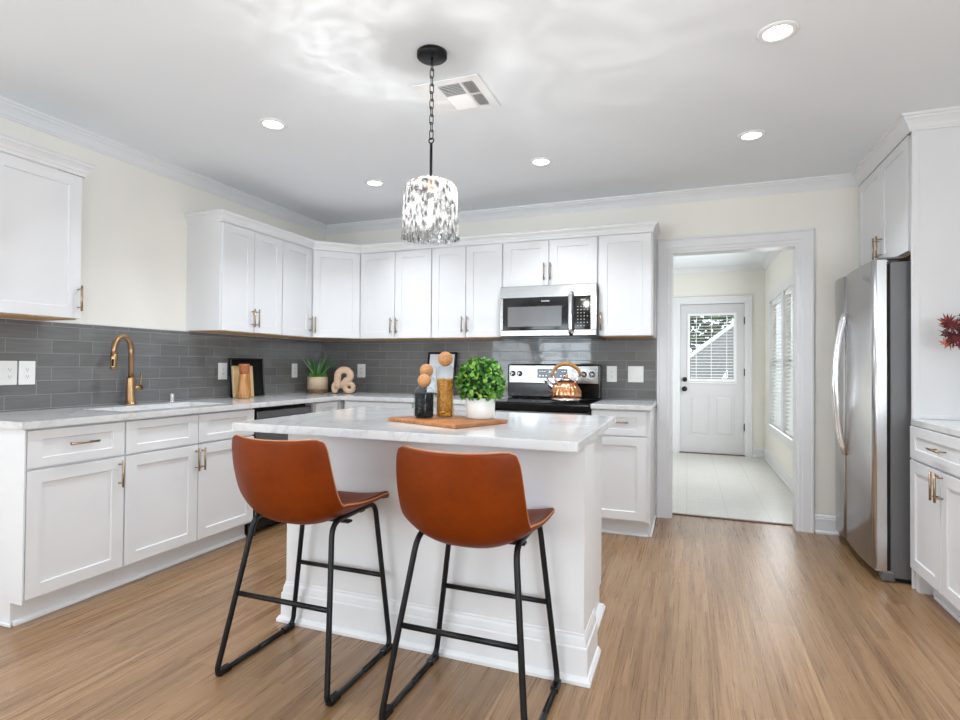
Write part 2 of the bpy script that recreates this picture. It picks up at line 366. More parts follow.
# ------------------------------------------------------------------ mesh helpers
class MB:
    def __init__(s): s.bm = bmesh.new()
    def _xf(s, verts, mtx):
        if mtx is not None:
            for v in verts: v.co = mtx @ v.co
    def box(s, x0, x1, y0, y1, z0, z1, bev=0.0, mtx=None, seg=1):
        if x0 > x1: x0, x1 = x1, x0
        if y0 > y1: y0, y1 = y1, y0
        if z0 > z1: z0, z1 = z1, z0
        t = bmesh.new()
        vs = [t.verts.new(p) for p in ((x0, y0, z0), (x1, y0, z0), (x1, y1, z0), (x0, y1, z0), (x0, y0, z1), (x1, y0, z1), (x1, y1, z1), (x0, y1, z1))]
        for f in ((3, 2, 1, 0), (4, 5, 6, 7), (0, 1, 5, 4), (1, 2, 6, 5), (2, 3, 7, 6), (3, 0, 4, 7)): t.faces.new([vs[i] for i in f])
        if bev > 0:
            bmesh.ops.bevel(t, geom=list(t.edges), offset=min(bev, 0.45 * min(x1 - x0, y1 - y0, z1 - z0)), segments=seg, affect='EDGES', profile=0.5)
        s.merge(t, mtx); return s
    def merge(s, t, mtx=None):
        mp = {}
        for v in t.verts: mp[v] = s.bm.verts.new(mtx @ v.co if mtx is not None else v.co)
        for f in t.faces:
            try:
                g = s.bm.faces.new([mp[v] for v in f.verts]); g.smooth = f.smooth
            except ValueError: pass
        t.free()
    def poly(s, pts):
        try: s.bm.faces.new([s.bm.verts.new(p) for p in pts])
        except ValueError: pass
        return s
    def lathe(s, prof, c=(0, 0, 0), n=32, axis='Z', mtx=None, smooth=True, flute=0, famp=0.0):
        t = bmesh.new(); rings = []
        for (r, z) in prof:
            if r < 1e-6: rings.append([t.verts.new((0, 0, z))])
            else:
                ring = []
                for k in range(n):
                    a = 2 * PI * k / n
                    rr = r * (1 + famp * (abs(math.cos(flute * a / 2)) - 0.6)) if flute else r
                    ring.append(t.verts.new((rr * math.cos(a), rr * math.sin(a), z)))
                rings.append(ring)
        for a, b in zip(rings, rings[1:]):
            if len(a) == 1 and len(b) == 1: continue
            for k in range(n):
                k2 = (k + 1) % n
                if len(a) == 1: f = t.faces.new((a[0], b[k2], b[k]))
                elif len(b) == 1: f = t.faces.new((a[k], a[k2], b[0]))
                else: f = t.faces.new((a[k], a[k2], b[k2], b[k]))
                f.smooth = smooth
        bmesh.ops.recalc_face_normals(t, faces=t.faces)
        R = Matrix.Identity(4)
        if axis == 'Y': R = Matrix.Rotation(PI / 2, 4, 'X')
        if axis == '-Y': R = Matrix.Rotation(PI / 2, 4, 'X')
        if axis == 'X': R = Matrix.Rotation(PI / 2, 4, 'Y')
        m = Matrix.Translation(c) @ R
        s.merge(t, mtx @ m if mtx is not None else m); return s
    def cyl(s, c, r, h, n=24, axis='Z', r2=None, mtx=None):
        r2 = r if r2 is None else r2
        return s.lathe([(0, 0), (r, 0), (r, 0), (r2, h), (r2, h), (0, h)], c, n, axis, mtx, smooth=False) if n <= 12 else s.lathe2(c, r, r2, h, n, axis, mtx)
    def lathe2(s, c, r, r2, h, n, axis, mtx):
        t = bmesh.new()
        a = [t.verts.new((r * math.cos(2 * PI * k / n), r * math.sin(2 * PI * k / n), 0)) for k in range(n)]
        b = [t.verts.new((r2 * math.cos(2 * PI * k / n), r2 * math.sin(2 * PI * k / n), h)) for k in range(n)]
        for k in range(n):
            f = t.faces.new((a[k], a[(k + 1) % n], b[(k + 1) % n], b[k])); f.smooth = True
        t.faces.new(a[::-1]); t.faces.new(b)
        for e in t.edges:
            if len(e.link_faces) == 2 and not (e.link_faces[0].smooth and e.link_faces[1].smooth): e.smooth = False
        R = Matrix.Identity(4)
        if axis == 'Y': R = Matrix.Rotation(PI / 2, 4, 'X')     # +z -> -y
        if axis == 'X': R = Matrix.Rotation(PI / 2, 4, 'Y')     # +z -> +x
        m = Matrix.Translation(c) @ R
        # keep hard rims by splitting: add small bevel
        bmesh.ops.bevel(t, geom=[e for e in t.edges if not e.smooth], offset=min(r, r2, h) * 0.08, segments=1, affect='EDGES')
        s.merge(t, mtx @ m if mtx is not None else m); return s
    def tube(s, pts, r, n=10, closed=False, mtx=None, flat=None):
        P = [Vector(p) for p in pts]; t = bmesh.new(); N = len(P); rings = []
        rr = r if isinstance(r, (list, tuple)) else [r] * N
        T = []
        for i in range(N):
            a = P[(i - 1) % N] if (closed or i > 0) else P[i]
            b = P[(i + 1) % N] if (closed or i < N - 1) else P[i]
            T.append((b - a).normalized())
        up = Vector((0, 0, 1)) if abs(T[0].z) < 0.9 else Vector((1, 0, 0))
        nrm = (up - T[0] * up.dot(T[0])).normalized()
        for i in range(N):
            if i: 
                nrm = (nrm - T[i] * nrm.dot(T[i]))
                nrm = nrm.normalized() if nrm.length > 1e-6 else Vector((1, 0, 0))
            bi = T[i].cross(nrm)
            ring = []
            for k in range(n):
                a = 2 * PI * k / n
                sx, sy = (1, 1) if flat is None else flat
                ring.append(t.verts.new(P[i] + nrm * math.cos(a) * rr[i] * sx + bi * math.sin(a) * rr[i] * sy))
            rings.append(ring)
        rng = range(N) if closed else range(N - 1)
        for i in rng:
            a, b = rings[i], rings[(i + 1) % N]
            for k in range(n):
                f = t.faces.new((a[k], a[(k + 1) % n], b[(k + 1) % n], b[k])); f.smooth = True
        if not closed:
            t.faces.new(rings[0][::-1]); t.faces.new(rings[-1])
        bmesh.ops.recalc_face_normals(t, faces=t.faces)
        s.merge(t, mtx); return s
    def sphere(s, c, r, u=20, v=12, sc=(1, 1, 1), mtx=None):
        t = bmesh.new(); bmesh.ops.create_uvsphere(t, u_segments=u, v_segments=v, radius=r)
        for f in t.faces: f.smooth = True
        m = Matrix.Translation(c) @ Matrix.Diagonal((*sc, 1))
        s.merge(t, mtx @ m if mtx is not None else m); return s
    def sweep(s, path, prof, closed=False, caps=True, side=1):
        """path: [(x,y)], prof: [(offset to the right of travel, z)]"""
        N = len(path); P = [Vector((p[0], p[1])) for p in path]; t = bmesh.new(); rings = []
        def nr(a, b):
            d = (b - a).normalized(); return Vector((d.y, -d.x)) * side
        for i in range(N):
            if closed or 0 < i < N - 1:
                n1 = nr(P[(i - 1) % N], P[i]); n2 = nr(P[i], P[(i + 1) % N])
                m = (n1 + n2) / (1 + n1.dot(n2))
            elif i == 0: m = nr(P[0], P[1])
            else: m = nr(P[-2], P[-1])
            rings.append([t.verts.new((P[i].x + m.x * o, P[i].y + m.y * o, z)) for o, z in prof])
        K = len(prof)
        for i in (range(N) if closed else range(N - 1)):
            a, b = rings[i], rings[(i + 1) % N]
            for k in range(K):
                t.faces.new((a[k], a[(k + 1) % K], b[(k + 1) % K], b[k]))
        if not closed and caps:
            t.faces.new(rings[0][::-1]); t.faces.new(rings[-1])
        bmesh.ops.recalc_face_normals(t, faces=t.faces)
        s.merge(t); return s
    def cells(s, us, vs, keep, w0, w1, mp, bev=0.0):
        t = bmesh.new(); cache = {}
        def V(i, j, w):
            k = (i, j, w)
            if k not in cache: cache[k] = t.verts.new(mp(us[i], vs[j], w))
            return cache[k]
        nu, nv = len(us) - 1, len(vs) - 1
        K = lambda i, j: 0 <= i < nu and 0 <= j < nv and keep(i, j)
        for i in range(nu):
            for j in range(nv):
                if not K(i, j): continue
                t.faces.new((V(i, j, w1), V(i + 1, j, w1), V(i + 1, j + 1, w1), V(i, j + 1, w1)))
                t.faces.new((V(i, j + 1, w0), V(i + 1, j + 1, w0), V(i + 1, j, w0), V(i, j, w0)))
                if not K(i - 1, j): t.faces.new((V(i, j, w0), V(i, j, w1), V(i, j + 1, w1), V(i, j + 1, w0)))
                if not K(i + 1, j): t.faces.new((V(i + 1, j, w1), V(i + 1, j, w0), V(i + 1, j + 1, w0), V(i + 1, j + 1, w1)))
                if not K(i, j - 1): t.faces.new((V(i + 1, j, w0), V(i + 1, j, w1), V(i, j, w1), V(i, j, w0)))
                if not K(i, j + 1): t.faces.new((V(i, j + 1, w0), V(i, j + 1, w1), V(i + 1, j + 1, w1), V(i + 1, j + 1, w0)))
        bmesh.ops.recalc_face_normals(t, faces=t.faces)
        if bev:
            es = [e for e in t.edges if len(e.link_faces) == 2 and e.link_faces[0].normal.dot(e.link_faces[1].normal) < 0.5]
            bmesh.ops.bevel(t, geom=es, offset=bev, segments=2, affect='EDGES')
        s.merge(t); return s
    def build(s, name, mat, parent=None, mods=None):
        me = bpy.data.meshes.new(name); s.bm.to_mesh(me); s.bm.free()
        me.materials.append(mat)
        o = bpy.data.objects.new(name, me); COL.objects.link(o)
        if parent is not None: o.parent = parent
        return o

def thing(name, label, cat, loc=(0, 0, 0), rz=0.0, group=None, kind=None):
    o = bpy.data.objects.new(name, None); COL.objects.link(o)
    o.location = loc; o.rotation_euler = (0, 0, rz); o.empty_display_size = 0.05
    return tag(o, label, cat, group, kind)
def tag(o, label, cat, group=None, kind=None):
    o['label'] = label; o['category'] = cat
    if group: o['group'] = group
    if kind: o['kind'] = kind
    return o
def struct(name, mb, mat, parent=None):
    o = mb.build(name, mat, parent)
    o['kind'] = 'structure'
    return o
def copy_tree(o, parent=None):
    c = o.copy(); COL.objects.link(c)
    if parent is not None: c.parent = parent
    for ch in o.children: copy_tree(ch, c)
    return c
def fillet(pts, rad, seg=6):
    P = [Vector(p) for p in pts]; out = [P[0]]
    for i in range(1, len(P) - 1):
        r = rad[i] if isinstance(rad, (list, tuple)) else rad
        a = (P[i - 1] - P[i]); b = (P[i + 1] - P[i])
        d = min(r, a.length * 0.48, b.length * 0.48)
        p0 = P[i] + a.normalized() * d; p1 = P[i] + b.normalized() * d
        for k in range(seg + 1):
            u = k / seg
            out.append(p0 * (1 - u) ** 2 + P[i] * 2 * u * (1 - u) + p1 * u ** 2)
    out.append(P[-1]); return out

# ------------------------------------------------------------------ room shell
RX = 5.10      # right wall
NX0, NX1, NY = 2.5, 4.31, 3.53   # breakfast nook
struct('floor', MB().cells([0, RX], [REAR, 0.14], lambda i, j: True, -0.05, 0.0, lambda u, v, w: (u, v, w)), M_floor)
nf = MB().box(NX0, NX1, 0.14, NY + 0.1, -0.05, 0.0); struct('floor_nook', nf, M_vinyl)
struct('ceiling', MB().box(-0.1, RX + 0.1, REAR - 0.1, NY + 0.1, CEIL, CEIL + 0.1), M_ceil)
struct('wall_left', MB().cells([REAR, -6.6, -5.0, 0.12], [0, 0.7, 2.2, CEIL], lambda i, j: not (i == 1 and j == 1), -0.12, 0.0, lambda u, v, w: (w, u, v)), M_wall)
DX0, DX1, DZ = 3.235, 4.105, 2.075
struct('wall_back', MB().cells([0, DX0, DX1, RX], [0, DZ, CEIL], lambda i, j: not (i == 1 and j == 0), 0.0, 0.12, lambda u, v, w: (u, w, v)), M_wall)
struct('wall_right', MB().cells([REAR, -6.4, -4.8, 0.12], [0, 0.7, 2.2, CEIL], lambda i, j: not (i == 1 and j == 1), RX, RX + 0.12, lambda u, v, w: (w, u, v)), M_wall)
# rear wall with two big windows (behind the camera)
RW = [(0.15, 1.40)]; RZ0, RZ1 = 0.7, 2.2
struct('wall_rear', MB().cells([0, 0.15, 1.40, RX], [0, RZ0, RZ1, CEIL], lambda i, j: not (i == 1 and j == 1), REAR - 0.12, REAR, lambda u, v, w: (u, w, v)), M_wall)
for k, (a, b) in enumerate(RW):
    m = MB()
    for (x0, x1, z0, z1) in ((a, a + 0.06, RZ0, RZ1), (b - 0.06, b, RZ0, RZ1), (a, b, RZ0, RZ0 + 0.06), (a, b, RZ1 - 0.06, RZ1), ((a + b) / 2 - 0.03, (a + b) / 2 + 0.03, RZ0, RZ1), (a, b, 1.42, 1.47)):
        m.box(x0, x1, REAR - 0.09, REAR - 0.04, z0, z1)
    w = struct('window_%d' % (k + 3), m, M_vinylframe)
    struct('window_glass', MB().box(a, b, REAR - 0.07, REAR - 0.066, RZ0, RZ1), M_pane, w)
m = MB()  # unseen right-hand window, added to go with the ceiling fill
for (y0, y1, z0, z1) in ((-6.4, -6.34, RZ0, RZ1), (-4.86, -4.8, RZ0, RZ1), (-6.4, -4.8, RZ0, RZ0 + 0.06), (-6.4, -4.8, RZ1 - 0.06, RZ1), (-5.63, -5.57, RZ0, RZ1), (-6.4, -4.8, 1.42, 1.47)):
    m.box(RX + 0.04, RX + 0.09, y0, y1, z0, z1)
w = struct('window_5', m, M_vinylframe)
struct('window_glass', MB().box(RX + 0.066, RX + 0.07, -6.4, -4.8, RZ0, RZ1), M_pane, w)
m = MB()  # unseen left-hand window, added to go with the left fill
for (y0, y1, z0, z1) in ((-6.6, -6.54, RZ0, RZ1), (-5.06, -5.0, RZ0, RZ1), (-6.6, -5.0, RZ0, RZ0 + 0.06), (-6.6, -5.0, RZ1 - 0.06, RZ1), (-5.83, -5.77, RZ0, RZ1), (-6.6, -5.0, 1.42, 1.47)):
    m.box(-0.09, -0.04, y0, y1, z0, z1)
w = struct('window_6', m, M_vinylframe)
struct('window_glass', MB().box(-0.07, -0.066, -6.6, -5.0, RZ0, RZ1), M_pane, w)
# nook walls
WZ0, WZ1 = 0.50, 1.98
struct('wall_nook_right', MB().cells([0.12, 1.15, 1.98, 2.10, 2.98, NY], [0, WZ0, WZ1, CEIL], lambda i, j: not (i in (1, 3) and j == 1), NX1, NX1 + 0.12, lambda u, v, w: (w, u, v)), M_wall)
struct('wall_nook_left', MB().box(NX0 - 0.1, NX0, 0.12, NY, 0, CEIL), M_wall)
BX0, BX1 = 3.255, 4.075
struct('wall_nook_end', MB().cells([NX0, BX0, BX1, NX1], [0, 2.05, CEIL], lambda i, j: not (i == 1 and j == 0), NY, NY + 0.12, lambda u, v, w: (u, w, v)), M_wall)
struct('trim_1', MB().box(DX0, DX1, 0.115, 0.15, -0.002, 0.008, 0.003), M_thresh)

# backsplash tiles
BS0, BS1 = 0.905, 1.398
struct('wall_backsplash_left', MB().box(0.0, 0.009, -2.985, 0.0, BS0, BS1), M_tileL)
struct('wall_backsplash_back', MB().box(0.009, 3.128, -0.009, 0.0, BS0, BS1), M_tileB)
struct('trim_2', MB().box(0.0, 0.011, -2.985, 0.0, BS1, BS1 + 0.008, 0.002), M_trim)

# crown along walls
crown = [(0, 2.452), (0.007, 2.452), (0.009, 2.462), (0.013, 2.466), (0.02, 2.484), (0.032, 2.502), (0.044, 2.512), (0.046, 2.520), (0.056, 2.524), (0.058, CEIL), (0, CEIL)]
FX = 4.48; PY = -0.965
struct('trim_3', MB().sweep([(0, REAR), (0, 0), (FX, 0), (FX, PY), (RX, PY)], crown), M_trim)
struct('trim_4', MB().sweep([(NX0, 0.12), (NX0, NY), (NX1, NY), (NX1, 0.12)], crown).sweep([(NX1, 0.12), (NX0, 0.12)], crown), M_trim)
# doorway casing
cas = [(0, 0), (0.105, 0), (0.105, 0.010), (0.100, 0.022), (0.088, 0.024), (0.082, 0.018), (0.030, 0.016), (0.024, 0.011), (0.006, 0.010), (0.0, 0.006)]
def casing(name, x0, x1, ztop, yface, sgn, w=0.105, parent=None):
    """mitred casing around an opening, its face towards sgn*y"""
    t = bmesh.new(); rings = []
    prof = [(o * w / 0.105, d) for o, d in cas]
    pts = [((x0, 0.0), (-1, 0)), ((x0, ztop), (-1, 1)), ((x1, ztop), (1, 1)), ((x1, 0.0), (1, 0))]
    for (p, d) in pts:
        rings.append([t.verts.new((p[0] + d[0] * o, yface + sgn * dd, p[1] + d[1] * o)) for o, dd in prof])
    K = len(prof)
    for a, b in zip(rings, rings[1:]):
        for k in range(K): t.faces.new((a[k], a[(k + 1) % K], b[(k + 1) % K], b[k]))
    t.faces.new(rings[0]); t.faces.new(rings[-1][::-1])
    bmesh.ops.recalc_face_normals(t, faces=t.faces)
    m = MB(); m.merge(t); return struct(name, m, M_trim, parent)
casing('trim_5', DX0, DX1, DZ, 0.0, -1)
jm = MB().cells([DX0, DX0 + 0.014, DX1 - 0.014, DX1], [0, DZ - 0.014, DZ], lambda i, j: not (i == 1 and j == 0), -0.004, 0.124, lambda u, v, w: (u, w, v))
struct('trim_6', jm, M_trim)
casing('trim_7', DX0, DX1, DZ, 0.12, 1)
casing('trim_8', BX0, BX1, 2.05, NY, -1, 0.09)
# baseboards
bb = [(0, 0), (0.022, 0), (0.022, 0.012), (0.016, 0.02), (0.014, 0.022), (0.014, 0.102), (0.011, 0.108), (0.011, 0.115), (0.007, 0.125), (0.004, 0.130), (0, 0.130)]
struct('baseboard_back', MB().sweep([(DX1 + 0.106, 0), (4.36, 0)], bb), M_trim)
struct('baseboard_nook_right', MB().sweep([(NX1, NY), (NX1, 0.12)], bb), M_trim)
struct('baseboard_nook_end', MB().sweep([(BX1 + 0.09, NY), (NX1, NY)], bb), M_trim)
struct('baseboard_left', MB().sweep([(0, REAR), (0, -3.02)], bb), M_trim)

# ------------------------------------------------------------------ back door (door_1)
door = MB().box(BX0 + 0.012, BX1 - 0.012, NY + 0.02, NY + 0.062, 1.90, 2.03)
door.box(BX0 + 0.012, BX0 + 0.125, NY + 0.02, NY + 0.062, 0.012, 1.90)
door.box(BX1 - 0.125, BX1 - 0.012, NY + 0.02, NY + 0.062, 0.012, 1.90)
door.box(BX0 + 0.125, BX1 - 0.125, NY + 0.02, NY + 0.062, 0.80, 0.99)
door.box(BX0 + 0.125, BX1 - 0.125, NY + 0.02, NY + 0.062, 0.012, 0.24)
door.box(3.635, 3.695, NY + 0.02, NY + 0.062, 0.24, 0.80)
for (a, b) in ((BX0 + 0.125, 3.635), (3.695, BX1 - 0.125)):
    door.box(a, b, NY + 0.030, NY + 0.055, 0.24, 0.80); door.box(a + 0.035, b - 0.035, NY + 0.022, NY + 0.04, 0.275, 0.765, 0.006)
D1 = struct('door_1', door, simple('grey_white_door_paint', (0.64, 0.635, 0.645), 0.4, var=0.01))
lf = MB()
lf.cells([3.355, 3.39, 3.935, 3.97], [0.98, 1.015, 1.875, 1.91], lambda i, j: not (i == 1 and j == 1), NY + 0.004, NY + 0.03, lambda u, v, w: (u, w, v), 0.003)
lf.box(3.345, 3.98, NY + 0.0, NY + 0.03, 0.955, 0.972, 0.003)
struct('window_frame', lf, M_vinylframe, D1)
bl = MB()
for k in range(21):
    z = 1.035 + k * 0.0412
    bl.box(3.40, 3.925, -0.019, 0.019, -0.0013, 0.0013, mtx=Matrix.Translation((0, NY + 0.032, z)) @ Matrix.Rotation(math.radians(10), 4, 'X'))
for x in (3.47, 3.66, 3.85): bl.box(x - 0.004, x + 0.004, NY + 0.012, NY + 0.014, 1.02, 1.875)
struct('window_blind', bl, M_blind, D1)
struct('window_glass', MB().box(3.38, 3.945, NY + 0.056, NY + 0.060, 0.99, 1.9), M_pane, D1)
for z, r in ((1.005, 0.027), (0.875, 0.030)):
    k = MB().lathe([(0, 0), (r + 0.004, 0), (r + 0.004, 0.006), (0.014, 0.012), (0.014, 0.03), (r, 0.038), (r, 0.052), (r * 0.6, 0.062), (0, 0.064)], (3.322, NY + 0.02, z), 24, 'Y')
    struct('door_knob' if z < 1 else 'deadbolt', k, M_knob, D1)
hg = None
for z in (1.75, 1.06, 0.33): struct('door_hinge', MB().box(BX1 - 0.015, BX1 - 0.004, NY - 0.004, NY + 0.02, z, z + 0.10, 0.003), M_knob, D1)
struct('trim_9', MB().box(BX0, BX1, NY - 0.01, NY + 0.1, 0.0, 0.012), M_thresh)
struct('trim_11', MB().cells([BX0, BX0 + 0.010, BX1 - 0.010, BX1], [0.012, 2.036, 2.05], lambda i, j: not (i == 1 and j == 0), NY, NY + 0.064, lambda u, v, w: (u, w, v)).cells([BX0, BX0 + 0.03, BX1 - 0.03, BX1], [0.012, 2.015, 2.05], lambda i, j: not (i == 1 and j == 0), NY + 0.064, NY + 0.12, lambda u, v, w: (u, w, v)), M_trim)

# nook windows with blinds on the right wall
def nook_window(idx, y0, y1):
    m = MB()
    for (a, b, z0, z1) in ((y0, y0 + 0.05, WZ0, WZ1), (y1 - 0.05, y1, WZ0, WZ1), (y0, y1, WZ0, WZ0 + 0.05), (y0, y1, WZ1 - 0.05, WZ1), (y0, y1, 1.22, 1.26)):
        m.box(NX1 + 0.05, NX1 + 0.09, a, b, z0, z1)
    w = struct('window_%d' % idx, m, M_vinylframe)
    b = MB().box(NX1 + 0.004, NX1 + 0.045, y0 + 0.01, y1 - 0.01, WZ1 - 0.04, WZ1)
    n = 34
    for k in range(n):
        z = WZ0 + 0.03 + k * (WZ1 - WZ0 - 0.08) / n
        b.box(-0.0225, 0.0225, y0 + 0.015, y1 - 0.015, -0.0014, 0.0014, mtx=Matrix.Translation((NX1 + 0.024, 0, z)) @ Matrix.Rotation(math.radians(-28), 4, 'Y'))
    b.box(NX1 + 0.002, NX1 + 0.046, y0 + 0.015, y1 - 0.015, WZ0 + 0.004, WZ0 + 0.022)
    struct('window_blind', b, M_blind, w)
    struct('window_glass', MB().box(NX1 + 0.068, NX1 + 0.072, y0, y1, WZ0, WZ1), M_pane, w)
nook_window(1, 2.10, 2.98); nook_window(2, 1.15, 1.98)
wt = MB()
for (a, b, z0, z1) in ((1.05, 1.15, WZ0, WZ1), (1.98, 2.10, WZ0, WZ1), (2.98, 3.07, WZ0, WZ1), (1.05, 3.07, WZ1, WZ1 + 0.09)): wt.box(NX1 - 0.018, NX1, a, b, z0, z1, 0.003)
wt.box(NX1 - 0.04, NX1, 1.03, 3.09, WZ0 - 0.03, WZ0, 0.004).box(NX1 - 0.016, NX1, 1.05, 3.07, WZ0 - 0.12, WZ0 - 0.03, 0.003)
struct('trim_10', wt, M_trim)

# ------------------------------------------------------------------ outdoors behind the back door
g = MB().box(-14, 20, NY + 0.2, 40, -0.35, -0.3); struct('ground', g, M_grass)
nh = thing('neighbour_house', 'grey roofed house seen through the blinds of the back door', 'house', (5.7, 9.5, -0.3))
MB().box(-2.6, 5, 0, 6, 0, 1.15).build('wall', M_siding, nh)
r = MB(); t = bmesh.new()
v = [t.verts.new(p) for p in ((-3.1, -0.6, 1.05), (5.4, -0.6, 1.05), (5.4, 3.0, 3.4), (-0.2, 3.0, 3.4), (-3.1, 6.6, 1.05), (5.4, 6.6, 1.05), (-3.1, -0.6, 1.2), (5.4, -0.6, 1.2))]
t.faces.new((v[0], v[1], v[2], v[3])); t.faces.new((v[3], v[2], v[5], v[4])); t.faces.new((v[0], v[3], v[4])); t.faces.new((v[0], v[4], v[5], v[1])); t.faces.new((v[1], v[5], v[2]))
r.merge(t); r.build('roof', M_roof, nh)
MB().tube([(-3.1, -0.6, 1.08), (-0.2, 3.0, 3.43)], 0.055, 8).build('ridge_trim', M_vinylframe, nh)
tr_ = thing('shade_tree', 'dark leafy tree behind the grey roof, seen through the door blinds', 'tree', (4.4, 19.5, -0.6))
MB().tube([(0, 0, 0), (0.1, 0, 1.6), (0, 0.1, 3.4)], [0.22, 0.17, 0.08], 10).build('trunk', M_bark, tr_)
cr = MB(); rnd = random.Random(3)
for k in range(1500):
    a, b, q = rnd.uniform(0, 2 * PI), math.acos(rnd.uniform(-1, 1)), rnd.uniform(0.45, 1) ** 0.5
    c = Vector((2.6 * q * math.sin(b) * math.cos(a), 1.9 * q * math.sin(b) * math.sin(a), 3.6 + 2.0 * q * math.cos(b)))
    R = Matrix.Rotation(rnd.uniform(0, 6), 3, 'X') @ Matrix.Rotation(rnd.uniform(0, 6), 3, 'Z')
    s_ = rnd.uniform(0.10, 0.2)
    cr.poly([c + R @ Vector(p) * s_ for p in ((-1, 0, 0), (0, -0.6, 0.1), (1, 0, 0), (0, 0.6, 0.1))])
cr.build('crown', M_tree, tr_)

# ------------------------------------------------------------------ cabinet kit (local frame: width +x, front towards -y, back at y=0)
def pull(parent, x, y, z, horiz=False, L=0.135, mat=None, name='handle'):
    mat = mat or M_nickel
    m = MB(); r = 0.0055
    if horiz:
        m.tube([(x - L / 2, y - 0.032, z), (x + L / 2, y - 0.032, z)], r, 10)
        for d in (-0.048, 0.048): m.tube([(x + d, y, z), (x + d, y - 0.032, z)], 0.004, 8)
    else:
        m.tube([(x, y - 0.032, z - L / 2), (x, y - 0.032, z + L / 2)], r, 10)
        for d in (-0.048, 0.048): m.tube([(x, y, z + d), (x, y - 0.032, z + d)], 0.004, 8)
    return m.build(name, mat, parent)
def shaker(name, x0, x1, z0, z1, y, parent, rail=0.057, th=0.020, rec=0.008, handle=None, label=None):
    rx = max(rail, 0.062)
    """door whose back sits at y, front at y-th"""
    g = 0.0019; x0 += g; x1 -= g; z0 += g; z1 -= g
    t = bmesh.new(); yf = y - th; b = 0.0012
    def ring(ix, yy, iz=None):
        iz = ix if iz is None else iz
        return [t.verts.new(p) for p in ((x0 + ix, yy, z0 + iz), (x1 - ix, yy, z0 + iz), (x1 - ix, yy, z1 - iz), (x0 + ix, yy, z1 - iz))]
    rs = [ring(0, y), ring(0, yf + b), ring(b, yf), ring(rx, yf, rail), ring(rx + 0.0025, yf + rec, rail + 0.0025)]
    for a, c in zip(rs, rs[1:]):
        for k in range(4): t.faces.new((a[k], a[(k + 1) % 4], c[(k + 1) % 4], c[k]))
    t.faces.new(rs[-1]); t.faces.new(rs[0][::-1])
    bmesh.ops.recalc_face_normals(t, faces=t.faces)
    m = MB(); m.merge(t); o = m.build(name, M_cab, parent)
    if handle:
        hx, hz, hz_ = handle
        pull(o, hx, yf, hz, hz_)
    return o
BD = 0.61          # base depth
CT0, CT1 = 0.876, 0.909
def base_cabinet(label, loc, rz, w, fronts, group='white base cabinets', toe=True, end=None, shoe_ends=()):
    """fronts: list of (kind, x0, x1, z0, z1, handle)"""
    c = thing('base_cabinet', label, 'cabinet', loc, rz, group)
    MB().box(0.0005, w - 0.0005, -BD, -0.002, 0.105, CT0 - 0.001).build('body', M_cab, c)
    MB().box(0.0005, w - 0.0005, -BD + 0.055, -BD + 0.075, 0.0, 0.105).sweep([(0.0005, -BD + 0.055), (w - 0.0005, -BD + 0.055)], [(0, 0), (0.014, 0), (0.013, 0.008), (0.007, 0.017), (0, 0.019)]).build('toe_kick', M_cab, c)
    for (k, x0, x1, z0, z1, h) in fronts:
        shaker(k, x0, x1, z0, z1, -BD, c, handle=h, rail=0.057 if z1 - z0 > 0.2 else 0.042)
    return c
DZ0, DZ1, WZa, WZb = 0.118, 0.688, 0.696, 0.868
hd = 0.604
L90 = PI / 2
c = base_cabinet('white single-door base cabinet at the free end of the sink counter', (0.0, -2.970, 0), L90, 0.46,
    [('drawer', 0.004, 0.457, WZa, WZb, (0.237, 0.79, True)), ('door', 0.004, 0.457, DZ0, DZ1, (0.427, hd, False))])
# finished end panel with its own toe notch and shoe moulding
m = MB(); t = bmesh.new()
MB_end = MB().cells([-0.632, -0.555, -0.002], [0.0, 0.105, CT0 - 0.001], lambda i, j: not (i == 0 and j == 0), -0.007, 0.0, lambda u, v, w: (w, u, v))
MB_end.box(-0.019, -0.007, -0.570, -0.002, 0, 0.018, 0.004)
MB_end.build('end_panel', M_cab, c)
base_cabinet('white double-door sink base cabinet under the brass faucet', (0.0, -2.51, 0), L90, 0.91,
    [('drawer_front', 0.002, 0.455, WZa, WZb, None), ('drawer_front', 0.457, 0.908, WZa, WZb, None),
     ('door', 0.002, 0.455, DZ0, DZ1, (0.436, hd, False)), ('door', 0.457, 0.908, DZ0, DZ1, (0.478, hd, False))])
base_cabinet('narrow white base cabinet between dishwasher and room corner', (0.0, -0.955, 0), L90, 0.30,
    [('drawer', 0.004, 0.296, WZa, WZb, (0.15, 0.79, True)), ('door', 0.004, 0.296, DZ0, DZ1, (0.03, hd, False))])
cf = thing('corner_base_cabinet', 'plain white blind corner base cabinet under the potted aloe', 'cabinet', (0, 0, 0), 0, 'white base cabinets')
MB().box(0.002, 0.61, -0.655, -0.002, 0.105, CT0 - 0.001).build('body', M_cab, cf)
MB().box(0.56, 0.632, -0.645, -0.56, 0.105, CT0 - 0.001).build('filler', M_cab, cf)
MB().box(0.555, 0.575, -0.655, -0.555, 0, 0.105).build('toe_kick', M_cab, cf)
base_cabinet('white base cabinet on the back wall, next to the room corner', (0.66, 0, 0), 0, 0.655,
    [('drawer', 0.02, 0.652, WZa, WZb, (0.33, 0.79, True)), ('door', 0.02, 0.335, DZ0, DZ1, (0.31, hd, False)), ('door', 0.337, 0.652, DZ0, DZ1, (0.362, hd, False))])
base_cabinet('white base cabinet on the back wall, just left of the range', (1.315, 0, 0), 0, 0.645,
    [('drawer', 0.003, 0.642, WZa, WZb, (0.32, 0.79, True)), ('door', 0.003, 0.321, DZ0, DZ1, (0.296, hd, False)), ('door', 0.323, 0.642, DZ0, DZ1, (0.348, hd, False))])
